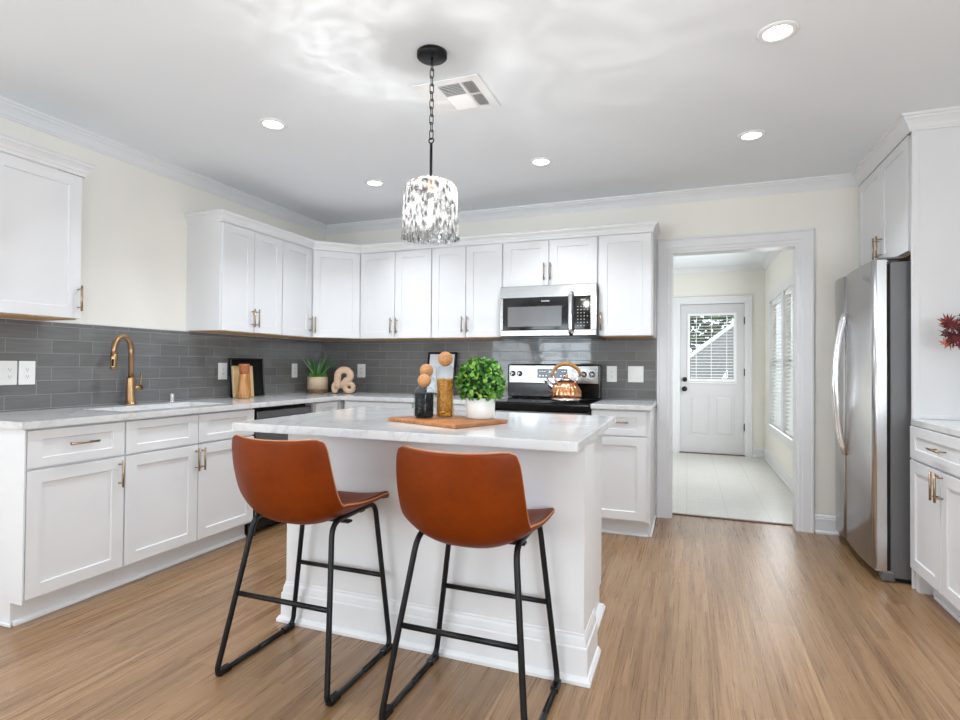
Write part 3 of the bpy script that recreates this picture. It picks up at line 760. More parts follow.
c = base_cabinet('narrow white base cabinet between range and doorway', (2.722, 0, 0), 0, 0.383,
    [('drawer', 0.003, 0.375, WZa, WZb, (0.19, 0.79, True)), ('door', 0.003, 0.375, DZ0, DZ1, (0.035, hd, False))])
ep = MB().cells([-0.612, -0.555, -0.002], [0.0, 0.105, CT0 - 0.001], lambda i, j: not (i == 0 and j == 0), 0.383, 0.398, lambda u, v, w: (w, u, v))
ep.box(0.398, 0.41, -0.570, -0.028, 0, 0.018, 0.004); ep.build('end_panel', M_cab, c)

# countertops
flat = lambda u, v, w: (u, v, w)
SKX0, SKX1, SKY0, SKY1 = 0.18, 0.50, -2.43, -1.72
ct = MB().cells([0.010, SKX0, SKX1, 0.65, 1.962], [-2.997, SKY0, SKY1, -0.65, -0.010], lambda i, j: (i < 3 or j == 3) and not (i == 1 and j == 1), CT0, CT1, flat, 0.003).build('countertop', M_quartz)
tag(ct, 'white veined L-shaped quartz countertop with the sink cut into it', 'countertop')
ct = MB().box(2.722, 3.134, -0.65, -0.010, CT0, CT1, 0.003).build('countertop', M_quartz)
tag(ct, 'short white quartz countertop between range and doorway', 'countertop')

# sink, faucet, air gap
sk = thing('kitchen_sink', 'undermount stainless steel sink below the brass faucet', 'sink', (0.33, -2.075, 0.70))
t = MB()
bx0, bx1, by0, by1 = SKX0 - 0.33 - 0.006, SKX1 - 0.33 + 0.006, SKY0 + 2.075 - 0.006, SKY1 + 2.075 + 0.006
t.box(bx0, bx1, by0, by1, -0.003, 0.0).box(bx0, bx0 + 0.003, by0, by1, 0, CT0 - 0.702).box(bx1 - 0.003, bx1, by0, by1, 0, CT0 - 0.702).box(bx0, bx1, by0, by0 + 0.003, 0, CT0 - 0.702).box(bx0, bx1, by1 - 0.003, by1, 0, CT0 - 0.702)
t.build('basin', simple('brushed_sink_steel', (0.30, 0.30, 0.30), 0.38, 0.9), sk)
MB().cyl((0, 0, 0.0), 0.04, 0.004, 24).build('drain', M_chrome, sk)
fa = thing('faucet', 'tall brushed brass gooseneck kitchen faucet behind the sink', 'faucet', (0.082, -2.075, CT1))
MB().lathe([(0, 0), (0.034, 0), (0.034, 0.005), (0.028, 0.012), (0.0255, 0.016), (0.0255, 0.165), (0.0245, 0.17), (0.017, 0.173), (0, 0.173)], n=28).build('body', M_brass, fa)
ang = math.radians(-73)          # spout swings forward and towards the camera
dx, dy = math.cos(ang), math.sin(ang)
path = [(0, 0, 0.17), (0, 0, 0.34)]
for k in range(1, 13):
    a = PI * k / 12; path.append((dx * 0.075 * (1 - math.cos(a)), dy * 0.075 * (1 - math.cos(a)), 0.34 + 0.085 * math.sin(a)))
path += [(dx * 0.15, dy * 0.15, 0.31)]
MB().tube(path, 0.0155, 14).build('spout', M_brass, fa)
sh = MB().lathe([(0, 0.225), (0.018, 0.225), (0.019, 0.24), (0.019, 0.30), (0.0165, 0.315), (0.0, 0.316)], (dx * 0.15, dy * 0.15, 0), 20).build('spray_head', M_brass, fa)
MB().box(-0.006, 0.006, -0.022, -0.017, 0.243, 0.285, 0.002, mtx=Matrix.Translation((dx * 0.15, dy * 0.15, 0)) @ Matrix.Rotation(math.radians(40), 4, 'Z')).build('spray_button', M_bplastic, sh)
hn = MB().tube([(0, 0.018, 0.105), (0, 0.075, 0.105)], 0.0145, 14).build('handle', M_brass, fa)
MB().tube([(0, 0.062, 0.105), (0.0, 0.070, 0.20)], [0.0055, 0.004], 10).build('lever', M_brass, hn)
ag = thing('sink_air_gap', 'small chrome cylinder standing beside the faucet', 'air gap', (0.07, -1.77, CT1))
MB().lathe([(0, 0), (0.021, 0), (0.021, 0.004), (0.018, 0.006), (0.018, 0.052), (0.014, 0.058), (0, 0.058)], n=20).build('cap', M_chrome, ag)

# dishwasher
dw = thing('dishwasher', 'black stainless dishwasher built in under the counter', 'dishwasher', (0.0, -1.60, 0), L90)
MB().box(0.006, 0.60, -0.57, -0.01, 0.09, CT0 - 0.003).build('body', M_dark, dw)
d = MB().box(0.022, 0.598, -0.625, -0.575, 0.115, 0.782, 0.004).build('door', M_bsteel, dw)
MB().box(0.022, 0.598, -0.632, -0.575, 0.797, 0.850, 0.004).build('control_panel', M_bsteel, dw)
MB().box(0.04, 0.58, -0.600, -0.575, 0.782, 0.797).build('pocket_handle', M_dark, dw)
MB().box(0.006, 0.60, -0.585, -0.57, 0.03, 0.11, 0.003).box(0.02, 0.05, -0.60, -0.585, 0.0, 0.09).box(0.55, 0.58, -0.60, -0.585, 0.0, 0.09).build('toe_panel', M_bplastic, dw)

# ------------------------------------------------------------------ wall cabinets
UD = 0.305; UZ0, UZ1 = 1.400, 2.168
def wall_cabinet(label, loc, rz, w, doors, z0=UZ0, depth=UD, group='white wall cabinets', z1=UZ1, under=True, name='wall_cabinet'):
    c = thing(name, label, 'cabinet', loc, rz, group)
    MB().box(0.0005, w - 0.0005, -depth, -0.002, z0 + 0.006, z1).build('body', M_cab, c)
    if under: MB().box(0.012, w - 0.012, -depth + 0.012, -0.012, z0, z0 + 0.0058).build('underside', M_ply, c)
    for (x0, x1, hx) in doors:
        shaker('door', x0, x1, z0 + 0.004, z1 - 0.004, -depth, c, handle=(hx, z0 + 0.112, False) if hx is not None else None)
    return c
def cab_crown(path, parent, name='crown_moulding'):
    pr = [(0, 2.150), (0.004, 2.150), (0.006, 2.172), (0.010, 2.176), (0.014, 2.192), (0.026, 2.210), (0.034, 2.216), (0.036, 2.228), (0.042, 2.232), (0.042, 2.238), (0, 2.238)]
    pr = [(o * 0.92, 2.166 + (z - 2.150) * 0.80) for o, z in pr]
    return MB().sweep(path, pr).build(name, M_cab, parent)
c = wall_cabinet('white single-door wall cabinet hanging left of the sink, cut by the photo edge', (0, -2.985, 0), L90, 0.447, [(0.01, 0.437, 0.422)])
cab_crown([(0.001, -0.0), (0.001, -0.327), (0.446, -0.327), (0.446, -0.0)], c)
wall_cabinet('white two-door wall cabinet right of the faucet, first of the corner run', (0, -1.602, 0), L90, 0.614, [(0.008, 0.306, 0.286), (0.308, 0.611, 0.330)])
wall_cabinet('narrow one-door wall cabinet beside the diagonal corner cabinet', (0, -0.988, 0), L90, 0.378, [(0.003, 0.362, 0.336)])
# diagonal corner cabinet
cc = thing('corner_wall_cabinet', 'white diagonal corner wall cabinet above the potted aloe', 'cabinet', (0, 0, 0), 0, 'white wall cabinets')
t = bmesh.new(); foot = [(0.002, -0.002), (0.002, -0.6095), (0.305, -0.6095), (0.6095, -0.305), (0.6095, -0.002)]
lo = [t.verts.new((x, y, UZ0 + 0.006)) for x, y in foot]; hi = [t.verts.new((x, y, UZ1)) for x, y in foot]
t.faces.new(lo); t.faces.new(hi[::-1])
for k in range(5): t.faces.new((lo[k], hi[k], hi[(k + 1) % 5], lo[(k + 1) % 5]))
bmesh.ops.recalc_face_normals(t, faces=t.faces)
m = MB(); m.merge(t); m.build('body', M_cab, cc)
t = bmesh.new(); t.faces.new([t.verts.new((x * 0.97 + 0.005, y * 0.97 - 0.005, UZ0 + 0.002)) for x, y in foot]); m = MB(); m.merge(t); m.build('underside', M_ply, cc)
dd = bpy.data.objects.new('door', None)
dlen = math.hypot(0.3045, 0.3045)
dr = MB(); Mx = Matrix.Translation((0.305, -0.6095, 0)) @ Matrix.Rotation(PI / 4, 4, 'Z')
t = bmesh.new()
o = shaker('door', 0.012, dlen - 0.012, UZ0 + 0.004, UZ1 - 0.004, 0, cc, handle=(0.034, UZ0 + 0.112, False))
o.matrix_local = Mx
bpy.data.objects.remove(dd)
wall_cabinet('white two-door wall cabinet on the back wall, next to the diagonal corner cabinet', (0.611, 0, 0), 0, 0.711, [(0.008, 0.356, 0.330), (0.358, 0.708, 0.384)])
wall_cabinet('white two-door wall cabinet on the back wall, just left of the microwave', (1.323, 0, 0), 0, 0.635, [(0.003, 0.312, 0.288), (0.314, 0.629, 0.337)])
wall_cabinet('short white two-door wall cabinet above the microwave', (1.959, 0, 0), 0, 0.757, [(0.003, 0.378, 0.346), (0.380, 0.754, 0.396)], z0=1.800, under=False)
wall_cabinet('white single-door wall cabinet between microwave and doorway', (2.717, 0, 0), 0, 0.400, [(0.008, 0.392, 0.030)])
cm = thing('cabinet_crown_moulding', 'white crown moulding running along the tops of the corner wall cabinets', 'moulding', (0, 0, 0))
cab_crown([(0.0, -1.603), (0.327, -1.603), (0.327, -0.618), (0.618, -0.327), (3.118, -0.327), (3.118, 0.0)][::1], cm, 'moulding_strip')

# ------------------------------------------------------------------ microwave
mw = thing('microwave', 'stainless over-the-range microwave with black glass door', 'microwave', (1.965, 0, 1.405))
MB().box(0.002, 0.755, -0.375, -0.012, 0.0, 0.385, 0.002).build('body', M_steel_d, mw)
fr = MB().box(0.0, 0.757, -0.402, -0.375, 0.298, 0.392, 0.004).box(0.0, 0.757, -0.402, -0.375, 0.0, 0.048, 0.004).box(0.0, 0.022, -0.402, -0.375, 0.048, 0.298).box(0.715, 0.757, -0.402, -0.375, 0.048, 0.298)
fr.build('front_frame', M_steel, mw)
md = MB().box(0.022, 0.545, -0.404, -0.376, 0.048, 0.298, 0.003).build('door', M_bglass, mw)
MB().box(0.064, 0.495, -0.4065, -0.404, 0.074, 0.230, 0.001).build('window', simple('microwave_mesh_window', (0.13, 0.13, 0.135), 0.16, var=0.1, vscale=300), md)
pt = fillet([(0.568, -0.402, 0.330), (0.568, -0.440, 0.315), (0.568, -0.447, 0.17), (0.568, -0.440, 0.03), (0.568, -0.402, 0.012)], 0.03)
MB().tube(pt, 0.012, 12, flat=(1.0, 1.4)).build('handle', M_chrome, md)
nm = MB()
for k in range(9): nm.box(0.335 + k * 0.0072, 0.340 + k * 0.0072, -0.4050, -0.404, 0.266, 0.273)
nm.build('name_lettering', M_plate, md)
cp_ = MB().box(0.590, 0.715, -0.404, -0.376, 0.048, 0.298, 0.003).build('control_panel', M_bglass, mw)
kpm = simple('keypad_print', (0.50, 0.47, 0.43), 0.4)
for r_ in range(7):
    for q in range(4 if r_ % 2 else 3):
        x = 0.614 + q * 0.024; z = 0.072 + r_ * 0.024
        MB().box(x, x + 0.008, -0.4052, -0.404, z, z + 0.006).build('key', kpm, cp_)
MB().box(0.640, 0.675, -0.4052, -0.404, 0.265, 0.275).build('clock_display', kpm, cp_)
MB().box(-0.002, 0.78, -0.385, -0.03, -0.022, -0.0005, 0.003).build('vent_base', M_bplastic, mw)

# ------------------------------------------------------------------ range
rg = thing('kitchen_range', 'stainless and black electric range on the back wall under the microwave', 'range', (1.966, 0, 0))
MB().box(0.003, 0.747, -0.615, -0.020, 0.02, 0.885).build('body', M_steel_d, rg)
MB().box(-0.001, 0.750, -0.655, -0.085, 0.886, 0.908, 0.004).build('cooktop', M_bglass, rg)
for (x, y, r_) in ((0.19, -0.22, 0.085), (0.56, -0.22, 0.10), (0.19, -0.48, 0.11), (0.56, -0.48, 0.085)):
    MB().lathe([(r_ - 0.004, 0.9082), (r_, 0.9084), (r_, 0.9086), (r_ - 0.004, 0.9086)], (x, y, 0), 40).build('burner_ring', simple('burner_print', (0.10, 0.10, 0.10), 0.3), rg)
MB().box(0.0, 0.750, -0.668, -0.615, 0.848, 0.900, 0.008).build('front_rail', M_bplastic, rg)
od = MB().box(0.004, 0.746, -0.655, -0.615, 0.245, 0.846, 0.006).build('oven_door', M_steel, rg)
MB().box(0.10, 0.65, -0.658, -0.655, 0.36, 0.68, 0.001).build('oven_window', M_bglass, od)
m = MB().tube([(0.03, -0.705, 0.822), (0.72, -0.705, 0.822)], 0.013, 14)
for x in (0.07, 0.68): m.tube([(x, -0.655, 0.822), (x, -0.705, 0.822)], 0.010, 10)
m.build('oven_handle', M_chrome, od)
MB().box(0.004, 0.746, -0.652, -0.615, 0.055, 0.235, 0.006).build('storage_drawer', M_steel, rg)
MB().box(0.03, 0.72, -0.60, -0.05, 0.0, 0.05).build('plinth', M_dark, rg)
bgd = MB().box(-0.036, 0.745, -0.085, -0.012, 0.911, 1.190, 0.012, seg=3).build('backguard', M_bplastic, rg)
MB().box(-0.022, 0.728, -0.095, -0.084, 1.03, 1.180, 0.006).build('control_panel', M_steel, bgd)
MB().box(0.225, 0.478, -0.099, -0.094, 1.074, 1.150, 0.003).build('display', M_bglass, bgd)
for (x, z, w_, h_) in ((0.325, 1.120, 0.010, 0.014), (0.340, 1.120, 0.010, 0.014), (0.358, 1.120, 0.010, 0.014), (0.373, 1.120, 0.010, 0.014)):
    MB().box(x, x + w_, -0.1, -0.099, z, z + 0.002).box(x, x + w_, -0.1, -0.099, z + h_ - 0.002, z + h_).box(x, x + 0.002, -0.1, -0.099, z, z + h_).box(x + w_ - 0.002, x + w_, -0.1, -0.099, z, z + h_).build('clock_digit', M_disp, bgd)
for x in (0.243, 0.270, 0.297, 0.42, 0.445): MB().box(x, x + 0.010, -0.1, -0.099, 1.090, 1.097).build('touch_button', M_disp, bgd)
for x in (0.243, 0.263, 0.283, 0.43, 0.45): MB().box(x, x + 0.012, -0.1, -0.099, 1.128, 1.131).build('indicator', M_disp, bgd)
for x in (0.012, 0.072, 0.610, 0.676):
    MB().lathe([(0, 0), (0.024, 0), (0.024, 0.006), (0.018, 0.009), (0.017, 0.026), (0.014, 0.030), (0, 0.030)], (x, -0.094, 1.108), 20, 'Y').box(x - 0.003, x + 0.003, -0.130, -0.122, 1.092, 1.124, 0.001).build('knob', M_steel, bgd)

# kettle on the front right burner
kt = thing('tea_kettle', 'fluted copper whistling kettle on the front of the cooktop', 'kettle', (2.503, -0.44, 0.9088), math.radians(8)); kt.scale = (1.2, 1.2, 1.25)
MB().lathe([(0, 0.004), (0.092, 0.004), (0.096, 0.012), (0.094, 0.02), (0.09, 0.022), (0, 0.022)], n=32).build('base_ring', M_chrome, kt)
MB().lathe([(0.0, 0.018), (0.088, 0.018), (0.095, 0.035), (0.093, 0.06), (0.083, 0.085), (0.066, 0.108), (0.045, 0.124), (0.03, 0.130), (0.0, 0.131)], n=120, flute=20, famp=0.06).build('body', M_copper, kt)
ld = MB().lathe([(0, 0.128), (0.035, 0.128), (0.036, 0.133), (0.02, 0.140), (0, 0.142)], n=28).build('lid', M_chrome, kt)
MB().sphere((0, 0, 0.152), 0.013).build('lid_knob', M_copper, ld)
sp_ = MB().tube([(-0.070, 0, 0.072), (-0.096, 0, 0.098), (-0.118, 0, 0.122)], [0.020, 0.015, 0.012], 14).build('spout', M_chrome, kt)
MB().lathe([(0, 0), (0.016, 0), (0.017, 0.012), (0.010, 0.018), (0, 0.018)], n=16, mtx=Matrix.Translation((-0.116, 0, 0.120)) @ Matrix.Rotation(-0.8, 4, 'Y')).build('whistle', M_chrome, sp_)
for sx in (-1, 1): MB().tube([(sx * 0.055, 0, 0.112), (sx * 0.070, 0, 0.135), (sx * 0.082, 0, 0.152)], [0.009, 0.008, 0.008], 10).build('handle_bracket', M_chrome, kt)
hp = [(0.088 * math.cos(a), 0, 0.150 + 0.075 * math.sin(a)) for a in [PI * k / 16 for k in range(17)]]
MB().tube(hp, [0.009 + 0.0035 * math.sin(PI * k / 16) for k in range(17)], 12).build('handle', M_mill, kt)

# ------------------------------------------------------------------ island
IX0, IX1, IYf, IYb = 1.638, 3.0, -2.475, -1.755
IT = 0.914
isl = thing('kitchen_island', 'white panelled kitchen island base under the quartz top', 'island', (0, 0, 0))
MB().cells([IX0, IX1 - 0.04, IX1], [IYf, -2.24, IYb], lambda i, j: not (i == 1 and j == 1), 0.10, IT - 0.036, flat).cells([IX0, IX1 - 0.04, IX1], [IYf, -2.24, IYb - 0.06], lambda i, j: not (i == 1 and j == 1), 0.0, 0.10, flat).build('body', M_cab, isl)
ib = [(0, 0.001), (0.030, 0.001), (0.030, 0.014), (0.022, 0.026), (0.016, 0.03), (0.015, 0.128), (0.010, 0.134), (0.010, 0.140), (0.007, 0.160), (0.003, 0.170), (0.003, 0.176), (0.0, 0.180)]
MB().sweep([(IX1, -2.24), (IX1, IYf), (IX0, IYf), (IX0, IYb - 0.07)], ib, side=-1).build('baseboard', M_cab, isl)
MB().sweep([(IX1 - 0.04, IYb - 0.06), (IX1 - 0.04, -2.24)], [(0, 0.001), (0.03, 0.001), (0.030, 0.012), (0.02, 0.024), (0.0, 0.026)], side=-1).build('shoe_moulding', M_cab, isl)
for k in range(2):
    x0 = IX0 + 0.005 + k * 0.652
    o = shaker('door', x0, x0 + 0.65, 0.12, 0.69, 0, isl); o.matrix_local = Matrix.Translation((2 * x0 + 0.65, IYb, 0)) @ Matrix.Rotation(PI, 4, 'Z')
    o = shaker('drawer', x0, x0 + 0.65, 0.70, 0.87, 0, isl, rail=0.042); o.matrix_local = Matrix.Translation((2 * x0 + 0.65, IYb, 0)) @ Matrix.Rotation(PI, 4, 'Z')
it = MB().cells([1.487, 3.008], [-2.660, -1.598], lambda i, j: True, IT - 0.035, IT, flat, 0.003).build('island_top', M_quartz)
tag(it, 'white quartz slab on top of the kitchen island', 'countertop')

# ------------------------------------------------------------------ cutting board and what stands on it
BC = Vector((2.332, -2.243, IT)); BA = math.radians(-22.5)
cbd = thing('cutting_board', 'reddish acacia wood cutting board lying on the island top', 'cutting board', BC, BA)
MB().box(-0.225, 0.225, -0.162, 0.162, 0.0005, 0.0165, 0.004, seg=2).build('board', M_board, cbd)
BT = IT + 0.017
def jar(label, x, y, r, hbody, rb, group='cork-ball jars'):
    j = thing('storage_jar', label, 'jar', (x, y, BT), 0, group)
    pr = [(0, 0.0), (r, 0.0), (r, 0.004), (r, hbody - r * 0.62), (r * 0.93, hbody - r * 0.36), (r * 0.70, hbody - r * 0.12), (r * 0.52, hbody), (r * 0.55, hbody + 0.010)]
    inner = [(max(a - 0.0028, 0), max(z, 0.004)) for a, z in pr][::-1]
    MB().lathe(pr + inner, n=36).build('glass', M_glass, j)
    MB().sphere((0, 0, hbody + rb * 0.82), rb, 24, 16).build('cork_ball', M_cork, j)
    return j
jar('shortest jar with a cork ball stopper, full of black beans', 2.226, -2.262, 0.048, 0.145, 0.031)
jar('middle-height cork ball jar standing behind the black bean jar', 2.166, -2.118, 0.046, 0.188, 0.033)
jar('tallest cork ball jar, half full of golden dried corn', 2.293, -2.178, 0.044, 0.243, 0.035)
def grains(name, label, cat, x, y, r, h, n, gs, mat, seed):
    q = random.Random(seed); m = MB(); m.lathe([(0, 0.005), (r - gs, 0.005), (r - gs, h - gs), (0, h - gs * 0.5)], n=20)
    for k in range(n):
        a = q.uniform(0, 2 * PI)
        if k < n * 0.85: rr = r - gs * 0.75; z = q.uniform(0.005 + gs, h)
        else: rr = (r - gs) * math.sqrt(q.random()); z = h
        t = bmesh.new(); bmesh.ops.create_icosphere(t, subdivisions=1, radius=gs)
        for f in t.faces: f.smooth = True
        mt = Matrix.Translation((rr * math.cos(a), rr * math.sin(a), z)) @ Matrix.Rotation(a, 4, 'Z') @ Matrix.Rotation(q.uniform(0, 3), 4, 'X') @ Matrix.Diagonal((0.6, 1.15, 0.8, 1))
        m.merge(t, mt)
    o = m.build(name, mat); o.location = (x, y, BT)
    tag(o, label, cat, kind='stuff'); return o
grains('black_beans', 'black beans filling the shortest jar', 'beans', 2.226, -2.262, 0.0436, 0.112, 900, 0.0045, M_bead, 1)
grains('dried_corn', 'golden dried corn filling the tallest jar', 'corn', 2.293, -2.178, 0.0396, 0.176, 1200, 0.0045, M_pasta, 2)
# boxwood ball in a white pot
tp = thing('potted_boxwood_ball', 'round green boxwood ball in a white pot on the cutting board', 'plant', (2.460, -2.150, BT))
MB().lathe([(0, 0), (0.062, 0), (0.066, 0.004), (0.069, 0.092), (0.065, 0.094), (0.062, 0.088), (0.0, 0.086)], n=36).build('pot', M_pot, tp)
q = random.Random(5); m = MB()
CZ, CR = 0.168, 0.107
for k in range(950):
    a = q.uniform(0, 2 * PI); cz = q.uniform(-1, 1); sz = math.sqrt(1 - cz * cz)
    nrm = Vector((sz * math.cos(a), sz * math.sin(a), cz)); rad = CR * q.uniform(0.80, 1.03)
    c = Vector((0, 0, CZ)) + nrm * rad
    if c.z < 0.088: continue
    tdir = Vector((q.gauss(0, 1), q.gauss(0, 1), q.gauss(0, 1))); tdir = (tdir - nrm * tdir.dot(nrm)).normalized()
    up = (tdir + nrm * q.uniform(0.2, 1.5)).normalized(); side = up.cross(nrm).normalized(); n2 = side.cross(up)
    L = q.uniform(0.016, 0.026); w_ = L * 0.36
    pts = [c, c + up * L * 0.35 + side * w_, c + up * L * 0.75 + side * w_ * 0.85, c + up * L, c + up * L * 0.75 - side * w_ * 0.85, c + up * L * 0.35 - side * w_]
    mid = c + up * L * 0.55 - n2 * w_ * 0.4
    vs = [m.bm.verts.new(p) for p in pts]; mv = m.bm.verts.new(mid)
    for i in range(6): m.bm.faces.new((vs[i], vs[(i + 1) % 6], mv)).smooth = True
m.build('foliage', M_leafball, tp)
MB().sphere((0, 0, CZ), CR * 0.80, 16, 10).build('ball_core', simple('dark_green_core', (0.012, 0.04, 0.008), 0.9), tp)  # plain dark green sphere inside the leaf ball

# ------------------------------------------------------------------ counter decor (left and corner)
tr = thing('square_tray', 'black square tray leaning on the backsplash behind the wooden boards', 'tray', (0.062, -1.08, CT1 + 0.001))
Mt = Matrix.Rotation(math.radians(-5), 4, 'Y')
MB().box(0, 0.010, -0.165, 0.185, 0.0, 0.305, 0.002, mtx=Mt).build('panel', M_bplastic, tr)
rimm = MB()
for a in ((0.0, 0.022, -0.165, -0.155, 0, 0.305), (0.0, 0.022, 0.175, 0.185, 0, 0.305), (0.0, 0.022, -0.165, 0.185, 0, 0.010), (0.0, 0.022, -0.165, 0.185, 0.295, 0.305)): rimm.box(*a, 0.002, mtx=Mt)
rimm.build('rim', M_bplastic, tr)
wb = thing('serving_board', 'pale striped wooden board leaning on the black tray', 'board', (0.118, -1.175, CT1 + 0.001))
Mt = Matrix.Rotation(math.radians(-5), 4, 'Y')
MB().box(0, 0.018, -0.105, 0.045, 0, 0.245, 0.003, mtx=Mt).box(0, 0.018, 0.070, 0.100, 0, 0.245, 0.003, mtx=Mt).build('board', M_lightwood, wb)
MB().box(0.0005, 0.0175, 0.0452, 0.0698, 0.0, 0.245, 0.002, mtx=Mt).build('stripe', M_midwood, wb)
ml = thing('pepper_mill', 'olive wood pepper mill with reddish cap before the boards', 'pepper mill', (0.215, -1.270, CT1 + 0.0005))
MB().lathe([(0, 0), (0.044, 0), (0.046, 0.01), (0.045, 0.05), (0.039, 0.12), (0.034, 0.165), (0.035, 0.185), (0.031, 0.187), (0, 0.187)], n=28).build('body', M_mill, ml)
MB().lathe([(0, 0.188), (0.029, 0.188), (0.035, 0.196), (0.034, 0.235), (0.040, 0.243), (0.040, 0.256), (0.034, 0.262), (0, 0.262)], n=28).build('cap', M_millcap, ml)

al = thing('potted_aloe', 'spiky green aloe in a striped beige pot in the corner', 'plant', (0.155, -0.305, CT1 + 0.0005))
MB().lathe([(0, 0.036), (0.091, 0.036), (0.092, 0.147), (0.086, 0.149), (0.083, 0.14), (0, 0.138)], n=36).build('pot', M_basket, al)
MB().lathe([(0, 0), (0.084, 0), (0.088, 0.004), (0.090, 0.0355), (0, 0.0355)], n=36).build('pot_base', M_walnut, al)
q = random.Random(11); m = MB()
for k in range(38):
    a = q.uniform(0, 2 * PI); ln = q.uniform(0.13, 0.27); lean = q.uniform(0.10, 0.75); w_ = q.uniform(0.009, 0.014)
    d = Vector((math.cos(a), math.sin(a), 0)); base = d * q.uniform(0.0, 0.03) + Vector((0, 0, 0.137))
    reach = ln * (lean + 0.12)
    if base.x + d.x * reach < -0.13: lean = max(0.0, (0.12 + base.x) / (abs(d.x) * ln) - 0.12)
    pts = []
    for i in range(7):
        u = i / 6; pts.append(base + d * ln * (lean * u + 0.12 * u * u) + Vector((0, 0, ln * u * (1 - 0.10 * u - 0.15 * lean))))
    m.tube(pts, [w_ * (1 - (i / 6) ** 1.4) + 0.0006 for i in range(7)], 6, flat=(0.45, 1.0))
m.build('spiky_leaves', M_aloe, al)
m = MB()
for (cx, cy, r_) in ((0.045, -0.035, 0.035), (-0.03, -0.055, 0.030), (0.065, 0.02, 0.028), (0.0, -0.062, 0.026)):
    for k in range(16):
        a = k * 2.4; u = k / 16; d = Vector((math.cos(a), math.sin(a), 0)); b = Vector((cx, cy, 0.142 + 0.008 * (1 - u)))
        tip = b + d * r_ * (0.4 + 0.6 * u) + Vector((0, 0, 0.038 * (1 - 0.6 * u)))
        m.tube([b, (b + tip) / 2, tip], [0.004, 0.008, 0.001], 6, flat=(0.5, 1))
m.build('succulent_rosettes', M_succ, al)

kn = thing('wooden_knot_ornament', 'pale carved wooden knot ornament beside the potted aloe', 'ornament', (0.455, -0.335, CT1 + 0.0005), math.radians(22))
def ribbon(pts, w, d):
    m = MB(); N = len(pts); t = bmesh.new(); R = []
    for i, p in enumerate(pts):
        a = Vector(pts[max(i - 1, 0)]); b = Vector(pts[min(i + 1, N - 1)]); T = (b - a).normalized(); n = Vector((-T.y, T.x))
        x, z = p
        pr = []
        for k in range(12):
            an = 2 * PI * k / 12; u = math.copysign(abs(math.cos(an)) ** 0.6, math.cos(an)) * w; v = math.copysign(abs(math.sin(an)) ** 0.6, math.sin(an)) * d
            pr.append(t.verts.new((x + n.x * u, v, z + n.y * u)))
        R.append(pr)
    for a, b in zip(R, R[1:]):
        for k in range(12): t.faces.new((a[k], a[(k + 1) % 12], b[(k + 1) % 12], b[k])).smooth = True
    t.faces.new(R[0]); t.faces.new(R[-1][::-1]); bmesh.ops.recalc_face_normals(t, faces=t.faces)
    m.merge(t); return m
top = [(-0.040, 0.045), (-0.052, 0.085), (-0.050, 0.13)] + [(0.008 + 0.056 * math.cos(a), 0.163 + 0.050 * math.sin(a)) for a in [math.radians(170 - 15 * k) for k in range(17)]] + [(0.005, 0.088), (-0.018, 0.055)]
ribbon(top, 0.032, 0.024).build('upper_loop', M_knot, kn)
ro = [(0.056 + 0.036 * math.cos(a), 0.057 + 0.034 * math.sin(a)) for a in [2 * PI * k / 28 for k in range(29)]]
ribbon(ro, 0.022, 0.020).build('ring', M_knot, kn)
ro = [(-0.072 + 0.014 * math.cos(a), 0.054 + 0.035 * math.sin(a)) for a in [2 * PI * k / 24 for k in range(25)]]
ribbon(ro, 0.018, 0.019).build('ring', M_knot, kn)

pf = thing('picture_frame', 'black framed print leaning on the backsplash behind the jars', 'picture frame', (1.305, -0.115, CT1 + 0.001))
Mt = Matrix.Rotation(math.radians(-11), 4, 'X')
f_ = MB()
for a in ((-0.14, -0.122, 0, 0.385), (0.122, 0.14, 0, 0.385), (-0.14, 0.14, 0, 0.018), (-0.14, 0.14, 0.367, 0.385)): f_.box(a[0], a[1], -0.012, 0.008, a[2], a[3], 0.002, mtx=Mt)
f_.build('frame', M_bplastic, pf)
MB().box(-0.123, 0.123, -0.004, 0.004, 0.017, 0.368, mtx=Mt).build('print', M_art, pf)

# ------------------------------------------------------------------ wall plates
def plate(label, loc, rz, w, kind_, name, cat):
    p = thing(name, label, cat, loc, rz, 'white wall plates')
    MB().box(-w / 2, w / 2, -0.006, 0.0, -0.064, 0.064, 0.003, seg=2).build('plate', M_plate, p)
    n = 1 if w < 0.1 else 2
    for k in range(n):
        cx = 0 if n == 1 else (-0.023 + 0.046 * k)
        kk = kind_[k] if len(kind_) > 1 else kind_[0]
        ins = MB().box(cx - 0.0165, cx + 0.0165, -0.008, -0.006, -0.034, 0.034, 0.001)
        if kk == 's': ins.box(cx - 0.015, cx + 0.015, -0.011, -0.008, -0.03, 0.0, 0.001)
        i = ins.build('rocker' if kk == 's' else 'receptacle', M_plate, p)
        if kk == 'o':
            s_ = MB()
            for z in (-0.019, 0.019):
                for dx_ in (-0.006, 0.005): s_.box(cx + dx_ - 0.001, cx + dx_ + 0.001, -0.0086, -0.008, z - 0.002, z + 0.005)
                s_.box(cx - 0.002, cx + 0.002, -0.0086, -0.008, z - 0.010, z - 0.006)
            s_.build('slots', M_slot, i)
    return p
ZP = 1.114
plate('double wall plate at the left photo edge, left of the plain outlet', (0.009, -2.723, ZP), L90, 0.117, 'so', 'wall_switch', 'switch')
plate('outlet beside the double plate, left of the faucet', (0.009, -2.617, ZP), L90, 0.080, 'o', 'wall_outlet', 'outlet')
plate('outlet on the left backsplash between faucet and black tray', (0.009, -1.277, ZP), L90, 0.086, 'o', 'wall_outlet', 'outlet')
plate('outlet on the left backsplash just left of the aloe', (0.009, -0.45, ZP), L90, 0.075, 'o', 'wall_outlet', 'outlet')
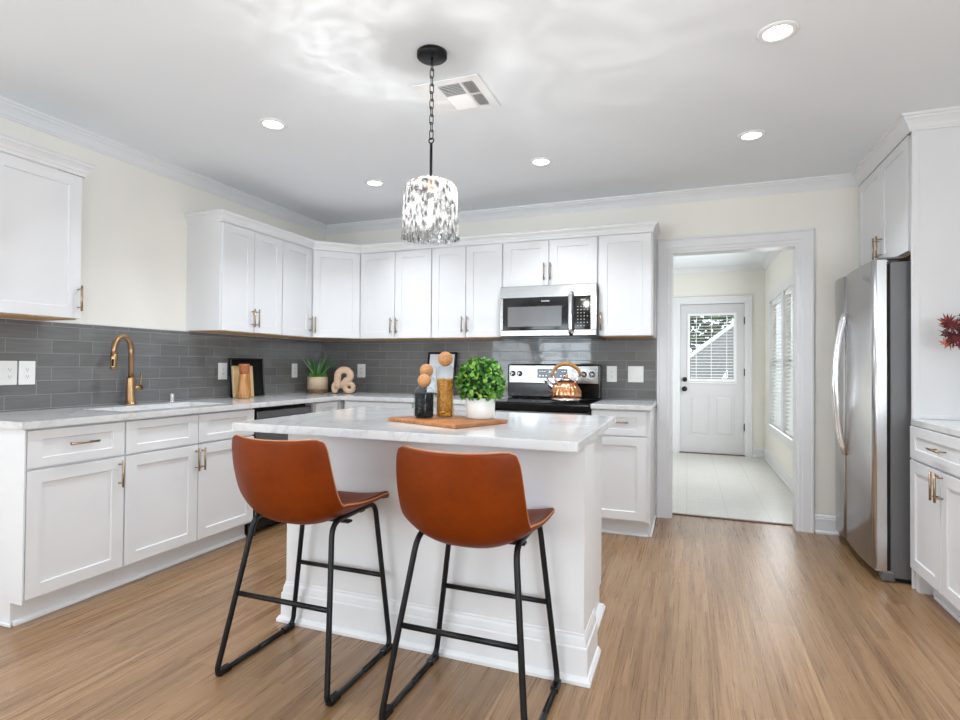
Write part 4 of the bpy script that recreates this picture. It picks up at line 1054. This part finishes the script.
plate('outlet on the back wall right of the wooden knot', (0.437, -0.009, ZP), 0, 0.088, 'o', 'wall_outlet', 'outlet')
plate('outlet on the back wall just right of the range', (2.787, -0.009, ZP), 0, 0.080, 'o', 'wall_outlet', 'outlet')
plate('double rocker switch plate on the tiles beside the doorway', (2.973, -0.009, ZP), 0, 0.120, 'ss', 'wall_switch', 'switch')

# ------------------------------------------------------------------ fridge, surround, right cabinet
fg = thing('refrigerator', 'stainless side-by-side refrigerator with grey sides in the right alcove', 'refrigerator', (4.316, -0.475, 0))
MB().box(0.090, 0.78, -0.425, 0.425, 0.025, 1.765, 0.004).build('body', M_steel_d, fg)
MB().box(0.072, 0.090, -0.415, 0.415, 0.06, 1.755).build('gasket', M_dark, fg)
def fdoor(y0, y1, name):
    t = bmesh.new(); n = 36; A = []
    for i in range(n + 1):
        u = i / n; y = y0 + (y1 - y0) * u
        dd_ = min(u, 1 - u) * (y1 - y0)
        x = 0.009 * abs(2 * u - 1) ** 2 + 0.014 * max(0, 1 - dd_ / 0.03) ** 2
        A.append((x + 0.0, y))
    A = [(0.072, y0)] + [(A[0][0] + 0.004, y0 + 0.0)] + A[1:-1] + [(A[-1][0] + 0.004, y1)] + [(0.072, y1)]
    lo = [t.verts.new((x, y, 0.062)) for x, y in A]; hi = [t.verts.new((x, y, 1.780)) for x, y in A]
    K = len(A)
    for k in range(K):
        f = t.faces.new((lo[k], hi[k], hi[(k + 1) % K], lo[(k + 1) % K])); f.smooth = 1 <= k < K - 2
    t.faces.new(lo[::-1]); t.faces.new(hi)
    bmesh.ops.recalc_face_normals(t, faces=t.faces)
    for e in t.edges:
        if len(e.link_faces) == 2 and e.link_faces[0].normal.dot(e.link_faces[1].normal) < 0.8: e.smooth = False
    m = MB(); m.merge(t); return m.build(name, M_steel_f, fg)
fd1 = fdoor(0.152, 0.425, 'freezer_door'); fd2 = fdoor(-0.425, 0.146, 'fridge_door')
for (p, y) in ((fd1, 0.178), (fd2, 0.120)):
    pts = [(0.008 - 0.056 * math.sin(PI * k / 18) ** 0.75, y, 0.61 + 0.92 * k / 18) for k in range(19)]
    MB().tube(pts, 0.011, 12, flat=(1.3, 0.8)).build('handle', M_chrome, p)
lg = MB().tube([(-0.0015, -0.27, 1.700), (-0.0015, -0.285, 1.712), (-0.0015, -0.30, 1.705), (-0.0015, -0.292, 1.69), (-0.0015, -0.28, 1.694)], 0.001, 6).tube([(-0.0015, -0.30, 1.705), (-0.0015, -0.33, 1.722)], 0.001, 6)
lg.build('emblem', M_steel_d, fd2)
for y_ in (-0.428, 0.36): MB().box(0.05, 0.11, y_, y_ + 0.068, 0.004, 0.058, 0.006).build('foot_cover', M_steel_d, fg)
MB().box(0.09, 0.70, -0.40, 0.40, 0.0, 0.03).build('grille', M_dark, fg)
for y_ in (-0.425, 0.37): MB().box(0.03, 0.15, y_, y_ + 0.055, 1.7815, 1.792, 0.003).build('hinge_cover', M_steel_d, fg)
MB().box(0.02, 0.09, -0.422, -0.40, 0.055, 0.0615).build('hinge', M_chrome, fg)

c = thing('fridge_cabinet', 'white two-door cabinet above the refrigerator', 'cabinet', (RX, -0.003, 0), -PI / 2)
MB().box(0.0, 0.93, -0.60, -0.002, 1.815, 2.455).build('body', M_cab, c)
MB().box(0.02, 0.92, -0.59, -0.01, 1.808, 1.8148).build('underside', M_ply, c)
shaker('door', 0.004, 0.460, 1.815, 2.452, -0.60, c, handle=(0.432, 1.925, False))
shaker('door', 0.462, 0.918, 1.815, 2.452, -0.60, c, handle=(0.494, 1.925, False))
pn = thing('fridge_end_panel', 'tall white end panel beside the refrigerator, behind the red leaves', 'panel', (4.485, -0.955, 0))
MB().box(0.0, 0.61, -0.008, 0.010, 0.0, CEIL - 0.002).build('panel', M_cab, pn)
MB().box(0.0, 0.032, -0.012, -0.008, 0.001, 2.46, 0.001).box(0.032, 0.61, -0.011, -0.008, CT1, CT1 + 0.02, 0.001).build('edge_strip', M_cab, pn)
c = thing('base_cabinet', 'white drawer and two-door base cabinet in front of the tall end panel', 'cabinet', (RX, -0.975, 0), -PI / 2, 'white base cabinets')
BDr = 0.61
MB().box(0.0005, 0.76, -BDr, -0.002, 0.105, CT0 - 0.003).build('body', M_cab, c)
MB().box(0.06, 0.76, -BDr + 0.06, -BDr + 0.075, 0, 0.105).box(0.0, 0.04, -BDr + 0.005, -BDr + 0.075, 0, 0.105).box(0.10, 0.76, -BDr + 0.045, -BDr + 0.06, 0, 0.02, 0.004).build('toe_kick', M_cab, c)
shaker('drawer', -0.004, 0.757, WZa + 0.004, WZb + 0.004, -BDr, c, rail=0.05, handle=(0.385, 0.79, True))
shaker('door', -0.004, 0.376, DZ0, DZ1 + 0.004, -BDr, c, handle=(0.352, 0.618, False))
shaker('door', 0.378, 0.757, DZ0, DZ1 + 0.004, -BDr, c, handle=(0.402, 0.618, False))
ct = MB().box(4.475, RX, -1.80, -0.968, CT0, CT1 - 0.002, 0.003).build('countertop', M_quartz)
tag(ct, 'white quartz countertop on the right-hand base cabinet', 'countertop')

# red maple branch in a clear vase
VX, VY = 4.745, -1.17
vs_ = thing('glass_vase', 'clear glass vase holding the red maple branch', 'vase', (VX, VY, CT1 - 0.0015))
MB().lathe([(0, 0), (0.050, 0), (0.055, 0.01), (0.060, 0.12), (0.058, 0.30), (0.064, 0.335), (0.061, 0.335), (0.055, 0.30), (0.057, 0.12), (0.051, 0.012), (0, 0.010)], n=36).build('glass', M_glass, vs_)
mp = thing('maple_branch', 'branch of dark red maple leaves reaching over the counter', 'branch', (VX, VY, CT1 + 0.0145))
br_ = MB(); lf_ = MB(); q = random.Random(21)
def maple_leaf(c, R, s_):
    lobes = [(-128, 0.42), (-82, 0.72), (-40, 0.92), (0, 1.0), (40, 0.92), (82, 0.72), (128, 0.42)]
    pts = [Vector((0, -0.10, 0))]
    prev = None
    for i, (a, L) in enumerate(lobes):
        ar = math.radians(a)
        d = Vector((math.sin(ar), math.cos(ar), 0)); side = Vector((d.y, -d.x, 0))
        pts += [d * L * 0.5 - side * 0.11 * L, d * L + Vector((0, 0, -0.15 * L)), d * L * 0.5 + side * 0.11 * L]
        if i < 6:
            an = math.radians((a + lobes[i + 1][0]) / 2); pts.append(Vector((math.sin(an), math.cos(an), 0)) * 0.20)
    cv = lf_.bm.verts.new(c); V = [lf_.bm.verts.new(c + R @ (p * s_)) for p in pts]
    for i in range(len(V)): lf_.bm.faces.new((cv, V[i], V[(i + 1) % len(V)]))
tips = []
for k in range(6):
    e = Vector((q.uniform(-0.20, 0.10), q.uniform(-0.06, 0.05), q.uniform(0.40, 0.50)))
    mid = Vector((e.x * 0.22, e.y * 0.3, 0.335))
    br_.tube([(0.01 * (k - 3), 0, 0.0), tuple(mid * 0.5), tuple(mid), tuple(e)], [0.003, 0.0028, 0.0024, 0.0012], 6)
    tips.append((mid, e))
for k in range(100):
    c = Vector((q.uniform(-0.195, 0.20), q.uniform(-0.07, 0.06), q.uniform(0.36, 0.52)))
    if c.x < -0.12 and abs(c.z - 0.42) > 0.07: c.z = 0.42 + q.uniform(-0.07, 0.07)
    fwd = Vector((q.gauss(0, 0.45), -1, q.gauss(0.1, 0.45))).normalized()
    R = fwd.to_track_quat('Z', 'Y').to_matrix() @ Matrix.Rotation(q.uniform(0, 2 * PI), 3, 'Z')
    maple_leaf(c, R, q.uniform(0.042, 0.062))
    m_, e_ = tips[k % 6]
    br_.tube([tuple(e_), tuple(c)], 0.0009, 5) if (e_ - c).length < 0.12 else None
br_.build('twigs', simple('dark_red_twig', (0.08, 0.02, 0.015), 0.6), mp)
lf_.build('leaves', M_maple, mp)

# ------------------------------------------------------------------ bar stools
def make_stool(label, loc):
    st = thing('bar_stool', label, 'bar stool', loc, 0, 'cognac leather bar stools')
    prof = [(-0.255, 0.908, 0.204), (-0.252, 0.862, 0.211), (-0.245, 0.80, 0.217), (-0.232, 0.735, 0.220), (-0.208, 0.668, 0.222), (-0.168, 0.612, 0.223), (-0.112, 0.582, 0.225),
            (-0.04, 0.577, 0.228), (0.03, 0.587, 0.230), (0.10, 0.601, 0.232), (0.165, 0.613, 0.232), (0.210, 0.615, 0.228), (0.238, 0.603, 0.214)]
    fwd = [0.062, 0.068, 0.074, 0.080, 0.078, 0.062, 0.034, 0.010, 0, 0, 0, 0, 0]
    rise = [0.002, 0.0, 0.0, 0.004, 0.020, 0.048, 0.074, 0.072, 0.056, 0.040, 0.029, 0.022, 0.016]
    # Catmull-Rom refinement along the profile
    data = [(a[0], a[1], a[2], f, r_) for a, f, r_ in zip(prof, fwd, rise)]
    fine = []
    for i in range(len(data) - 1):
        p0, p1, p2, p3 = data[max(i - 1, 0)], data[i], data[i + 1], data[min(i + 2, len(data) - 1)]
        for s_ in range(3):
            u = s_ / 3
            fine.append(tuple(0.5 * ((2 * b) + (-a + c) * u + (2 * a - 5 * b + 4 * c - d) * u * u + (-a + 3 * b - 3 * c + d) * u ** 3) for a, b, c, d in zip(p0, p1, p2, p3)))
    fine.append(data[-1])
    NV = 20; m = MB(); rows = []; N = len(fine)
    for i, (y, z, w, f, r_) in enumerate(fine):
        row = []
        # round the top and front corners
        ct_ = min(i, 3) / 3; w_ = w * (1 - 0.03 * (1 - ct_) ** 2)
        for j in range(NV + 1):
            v = -1 + 2 * j / NV
            vv = math.copysign(abs(v) ** 0.92, v)
            zz = z + r_ * abs(v) ** 2.4
            if i < 3: zz -= 0.012 * (1 - ct_) * max(0, abs(v) - 0.88) * 8
            if i < 6: zz -= 0.006 * (1 - v * v) * (1 - i / 6)
            row.append(m.bm.verts.new((w_ * vv, y + f * abs(v) ** 2.0, zz)))
        rows.append(row)
    for a, b in zip(rows, rows[1:]):
        for j in range(NV): m.bm.faces.new((a[j], b[j], b[j + 1], a[j + 1])).smooth = True
    bmesh.ops.recalc_face_normals(m.bm, faces=m.bm.faces)
    rim = [tuple(v.co) for v in rows[0]] + [tuple(r_[-1].co) for r_ in rows[1:]] + [tuple(v.co) for v in rows[-1][::-1][1:]] + [tuple(r_[0].co) for r_ in rows[::-1][1:-1]]
    shell = m.build('bucket_seat', M_leather, st)
    so = shell.modifiers.new('solid', 'SOLIDIFY'); so.thickness = 0.022; so.offset = 0.0
    bv = shell.modifiers.new('bev', 'BEVEL'); bv.width = 0.008; bv.segments = 3; bv.limit_method = 'ANGLE'; bv.angle_limit = math.radians(50)
    MB().tube(rim, 0.0034, 6, closed=True).build('piping', simple('pale_leather_seam', (0.50, 0.22, 0.09), 0.5), shell)
    R_ = 0.0105; frs = []
    for s_ in (-1, 1):
        X0, X1 = s_ * 0.247, s_ * 0.176
        P = [(X0, 0.0, R_), (X0, -0.222, R_), (X1, -0.105, 0.592), (X1, 0.190, 0.600), (X0, 0.204, R_), (X0, 0.001, R_)]
        pts = fillet(P, [0, 0.035, 0.055, 0.05, 0.045, 0], 7)
        fr_ = MB().tube(pts, R_, 12).build('side_frame', M_black, st); frs.append(fr_)
        for (ya, yb) in ((-0.215, -0.155), (0.14, 0.206)):
            MB().box(X0 - 0.014, X0 + 0.014, ya, yb, 0.0005, 0.0245, 0.005, seg=2).build('foot_pad', M_bplastic, fr_)
    t_ = 0.53; zf = 0.300
    xr = 0.247 + (0.176 - 0.247) * (zf / 0.59)
    yr = -0.222 + (0.117) * (zf / 0.59); yf = 0.204 - 0.014 * (zf / 0.59)
    MB().tube([(-xr, yr, zf), (xr, yr, zf)], 0.0095, 12).build('footrest', M_black, st)
    MB().tube([(-xr, yf, zf), (xr, yf, zf)], 0.0095, 12).build('footrest', M_black, st)
    MB().box(-0.175, 0.175, 0.0, 0.03, 0.560, 0.570, 0.002).box(-0.175, 0.175, 0.09, 0.12, 0.580, 0.590, 0.002).build('mounting_plate', M_black, st)
    return st
s1 = make_stool('cognac leather bar stool with black frame on the left of the island', (1.963, -2.727, 0))
s2 = copy_tree(s1); s2.location = (2.667, -2.727, 0); s2['label'] = 'cognac leather bar stool with black frame nearer the right end of the island'

# ------------------------------------------------------------------ ceiling fittings
can_names = ['recessed ceiling light nearest the left wall and the camera', 'recessed ceiling light above the left corner, beside the pendant shade', 'recessed ceiling light just right of the pendant, before the microwave', 'recessed ceiling light above the doorway', 'large-looking recessed ceiling light at the top right of the photo']
def can_light(x, y, label):
    c = thing('recessed_light', label, 'ceiling light', (x, y, CEIL), 0, 'recessed ceiling lights')
    MB().lathe([(0.052, -0.001), (0.055, -0.006), (0.074, -0.004), (0.078, -0.0005), (0.052, -0.0005)], n=36).build('trim_ring', M_vinylframe, c)
    MB().lathe([(0, -0.0025), (0.053, -0.0025), (0.053, -0.001), (0, -0.001)], n=36).build('lens', M_lens, c)
    return c
for (x, y), lb in zip(CANS, can_names): can_light(x, y, lb)

# air register
vt = thing('ceiling_vent', 'white ceiling air register beside the pendant chain', 'vent', (2.27, -2.0, CEIL))
MB().box(-0.165, 0.165, -0.165, 0.165, -0.003, -0.0003, 0.001).build('backing', M_slot, vt)
f_ = MB()
for a in ((-0.17, -0.125, -0.17, 0.17), (0.125, 0.17, -0.17, 0.17), (-0.125, 0.125, -0.17, -0.125), (-0.125, 0.125, 0.125, 0.17), (0.055, 0.068, -0.125, 0.125), (0.068, 0.125, -0.006, 0.006), (-0.066, -0.055, -0.125, 0.125)): f_.box(*a, -0.009, -0.003, 0.001)
f_.build('frame', M_vinylframe, vt)
sl = MB()
for k in range(18):
    y = -0.118 + k * 0.0139
    ang = 0.75 if k < 8 else -0.75
    sl.box(-0.055, 0.055, -0.006, 0.006, -0.0008, 0.0008, mtx=Matrix.Translation((0, y, -0.008)) @ Matrix.Rotation(ang, 4, 'X'))
for k in range(4):
    x = 0.076 + k * 0.0135
    sl.box(-0.006, 0.006, -0.125, 0.125, -0.0008, 0.0008, mtx=Matrix.Translation((x, 0, -0.008)) @ Matrix.Rotation(0.75, 4, 'Y'))
    x = -0.118 + k * 0.0150
    sl.box(-0.0075, 0.0075, -0.125, 0.125, -0.0008, 0.0008, mtx=Matrix.Translation((x, 0, -0.008)) @ Matrix.Rotation(-0.15, 4, 'Y'))
sl.build('louvres', M_vinylframe, vt)

# pendant
PX, PYY = 2.310, -2.385
pd = thing('pendant_light', 'hammered glass pendant light hanging on a black chain over the island', 'pendant light', (PX, PYY, CEIL))
MB().lathe([(0, 0), (0.066, 0), (0.066, -0.018), (0.062, -0.022), (0.02, -0.024), (0.0, -0.024)], n=36).build('canopy', M_black, pd)
ch = MB(); z = -0.022; k = 0
ch.tube([(0, 0, -0.02), (0, 0, -0.045)], 0.006, 8)
n_links = 10; zz0, zz1 = -0.040, -0.375; pitch = (zz0 - zz1) / n_links
for k in range(n_links):
    zc = zz0 - pitch * (k + 0.5); hl = pitch * 0.5 + 0.0045; w_ = 0.0085; pts = []
    for i in range(16):
        a = 2 * PI * i / 16; px = math.cos(a) * w_; pz = math.sin(a) * w_ + (hl - w_) * (1 if math.sin(a) >= 0 else -1)
        pts.append((px, 0, zc + pz) if k % 2 else (0, px, zc + pz))
    ch.tube(pts, 0.0022, 6, closed=True)
ch.build('chain', M_black, pd)
MB().tube([(0.011 * math.cos(2 * PI * i / 16), 0, -0.385 + 0.011 * math.sin(2 * PI * i / 16)) for i in range(16)], 0.003, 8, closed=True).tube([(0, 0, -0.395), (0, 0, -0.56)], 0.0062, 12).build('rod', M_black, pd)
R0 = 0.128
outer = [(0.012, -0.562), (0.05, -0.562), (0.080, -0.566), (0.100, -0.575), (0.112, -0.592), (0.1165, -0.615), (0.120, -0.68), (0.1245, -0.78), (0.127, -0.812)]
inner = [(max(r_ - 0.004, 0.01), z - (0.004 if i < 4 else 0)) for i, (r_, z) in enumerate(outer)][::-1]
MB().lathe(outer + inner[1:] if False else outer, n=96, flute=0).build('glass_shade', M_shade, pd)
MB().lathe([(0.127, -0.812), (0.130, -0.816), (0.127, -0.822), (0.123, -0.816), (0.127, -0.812)], n=64).build('shade_rim', M_glass, pd)
sk_ = MB().lathe([(0, -0.552), (0.018, -0.552), (0.021, -0.56), (0.021, -0.600), (0.017, -0.606), (0, -0.606)], n=24).build('lamp_socket', M_copper_socket, pd)
bulb_ = MB().lathe([(0, -0.604), (0.011, -0.606), (0.013, -0.625), (0.022, -0.655), (0.029, -0.685), (0.027, -0.710), (0.016, -0.728), (0, -0.733)], n=24).build('bulb', M_glass, pd)
MB().tube([(0.007 * math.cos(k * 1.05), 0.007 * math.sin(k * 1.05), -0.640 - 0.0019 * k) for k in range(34)], 0.0016, 6).build('filament', M_bulb, bulb_)
pl = bpy.data.lights.new('pendant_bulb_lamp', 'POINT'); pl.energy = 21; pl.shadow_soft_size = 0.003; pl.color = (1.0, 0.97, 0.93)
po = bpy.data.objects.new('pendant_bulb_lamp', pl); COL.objects.link(po); po.location = (PX, PYY, CEIL - 0.672)
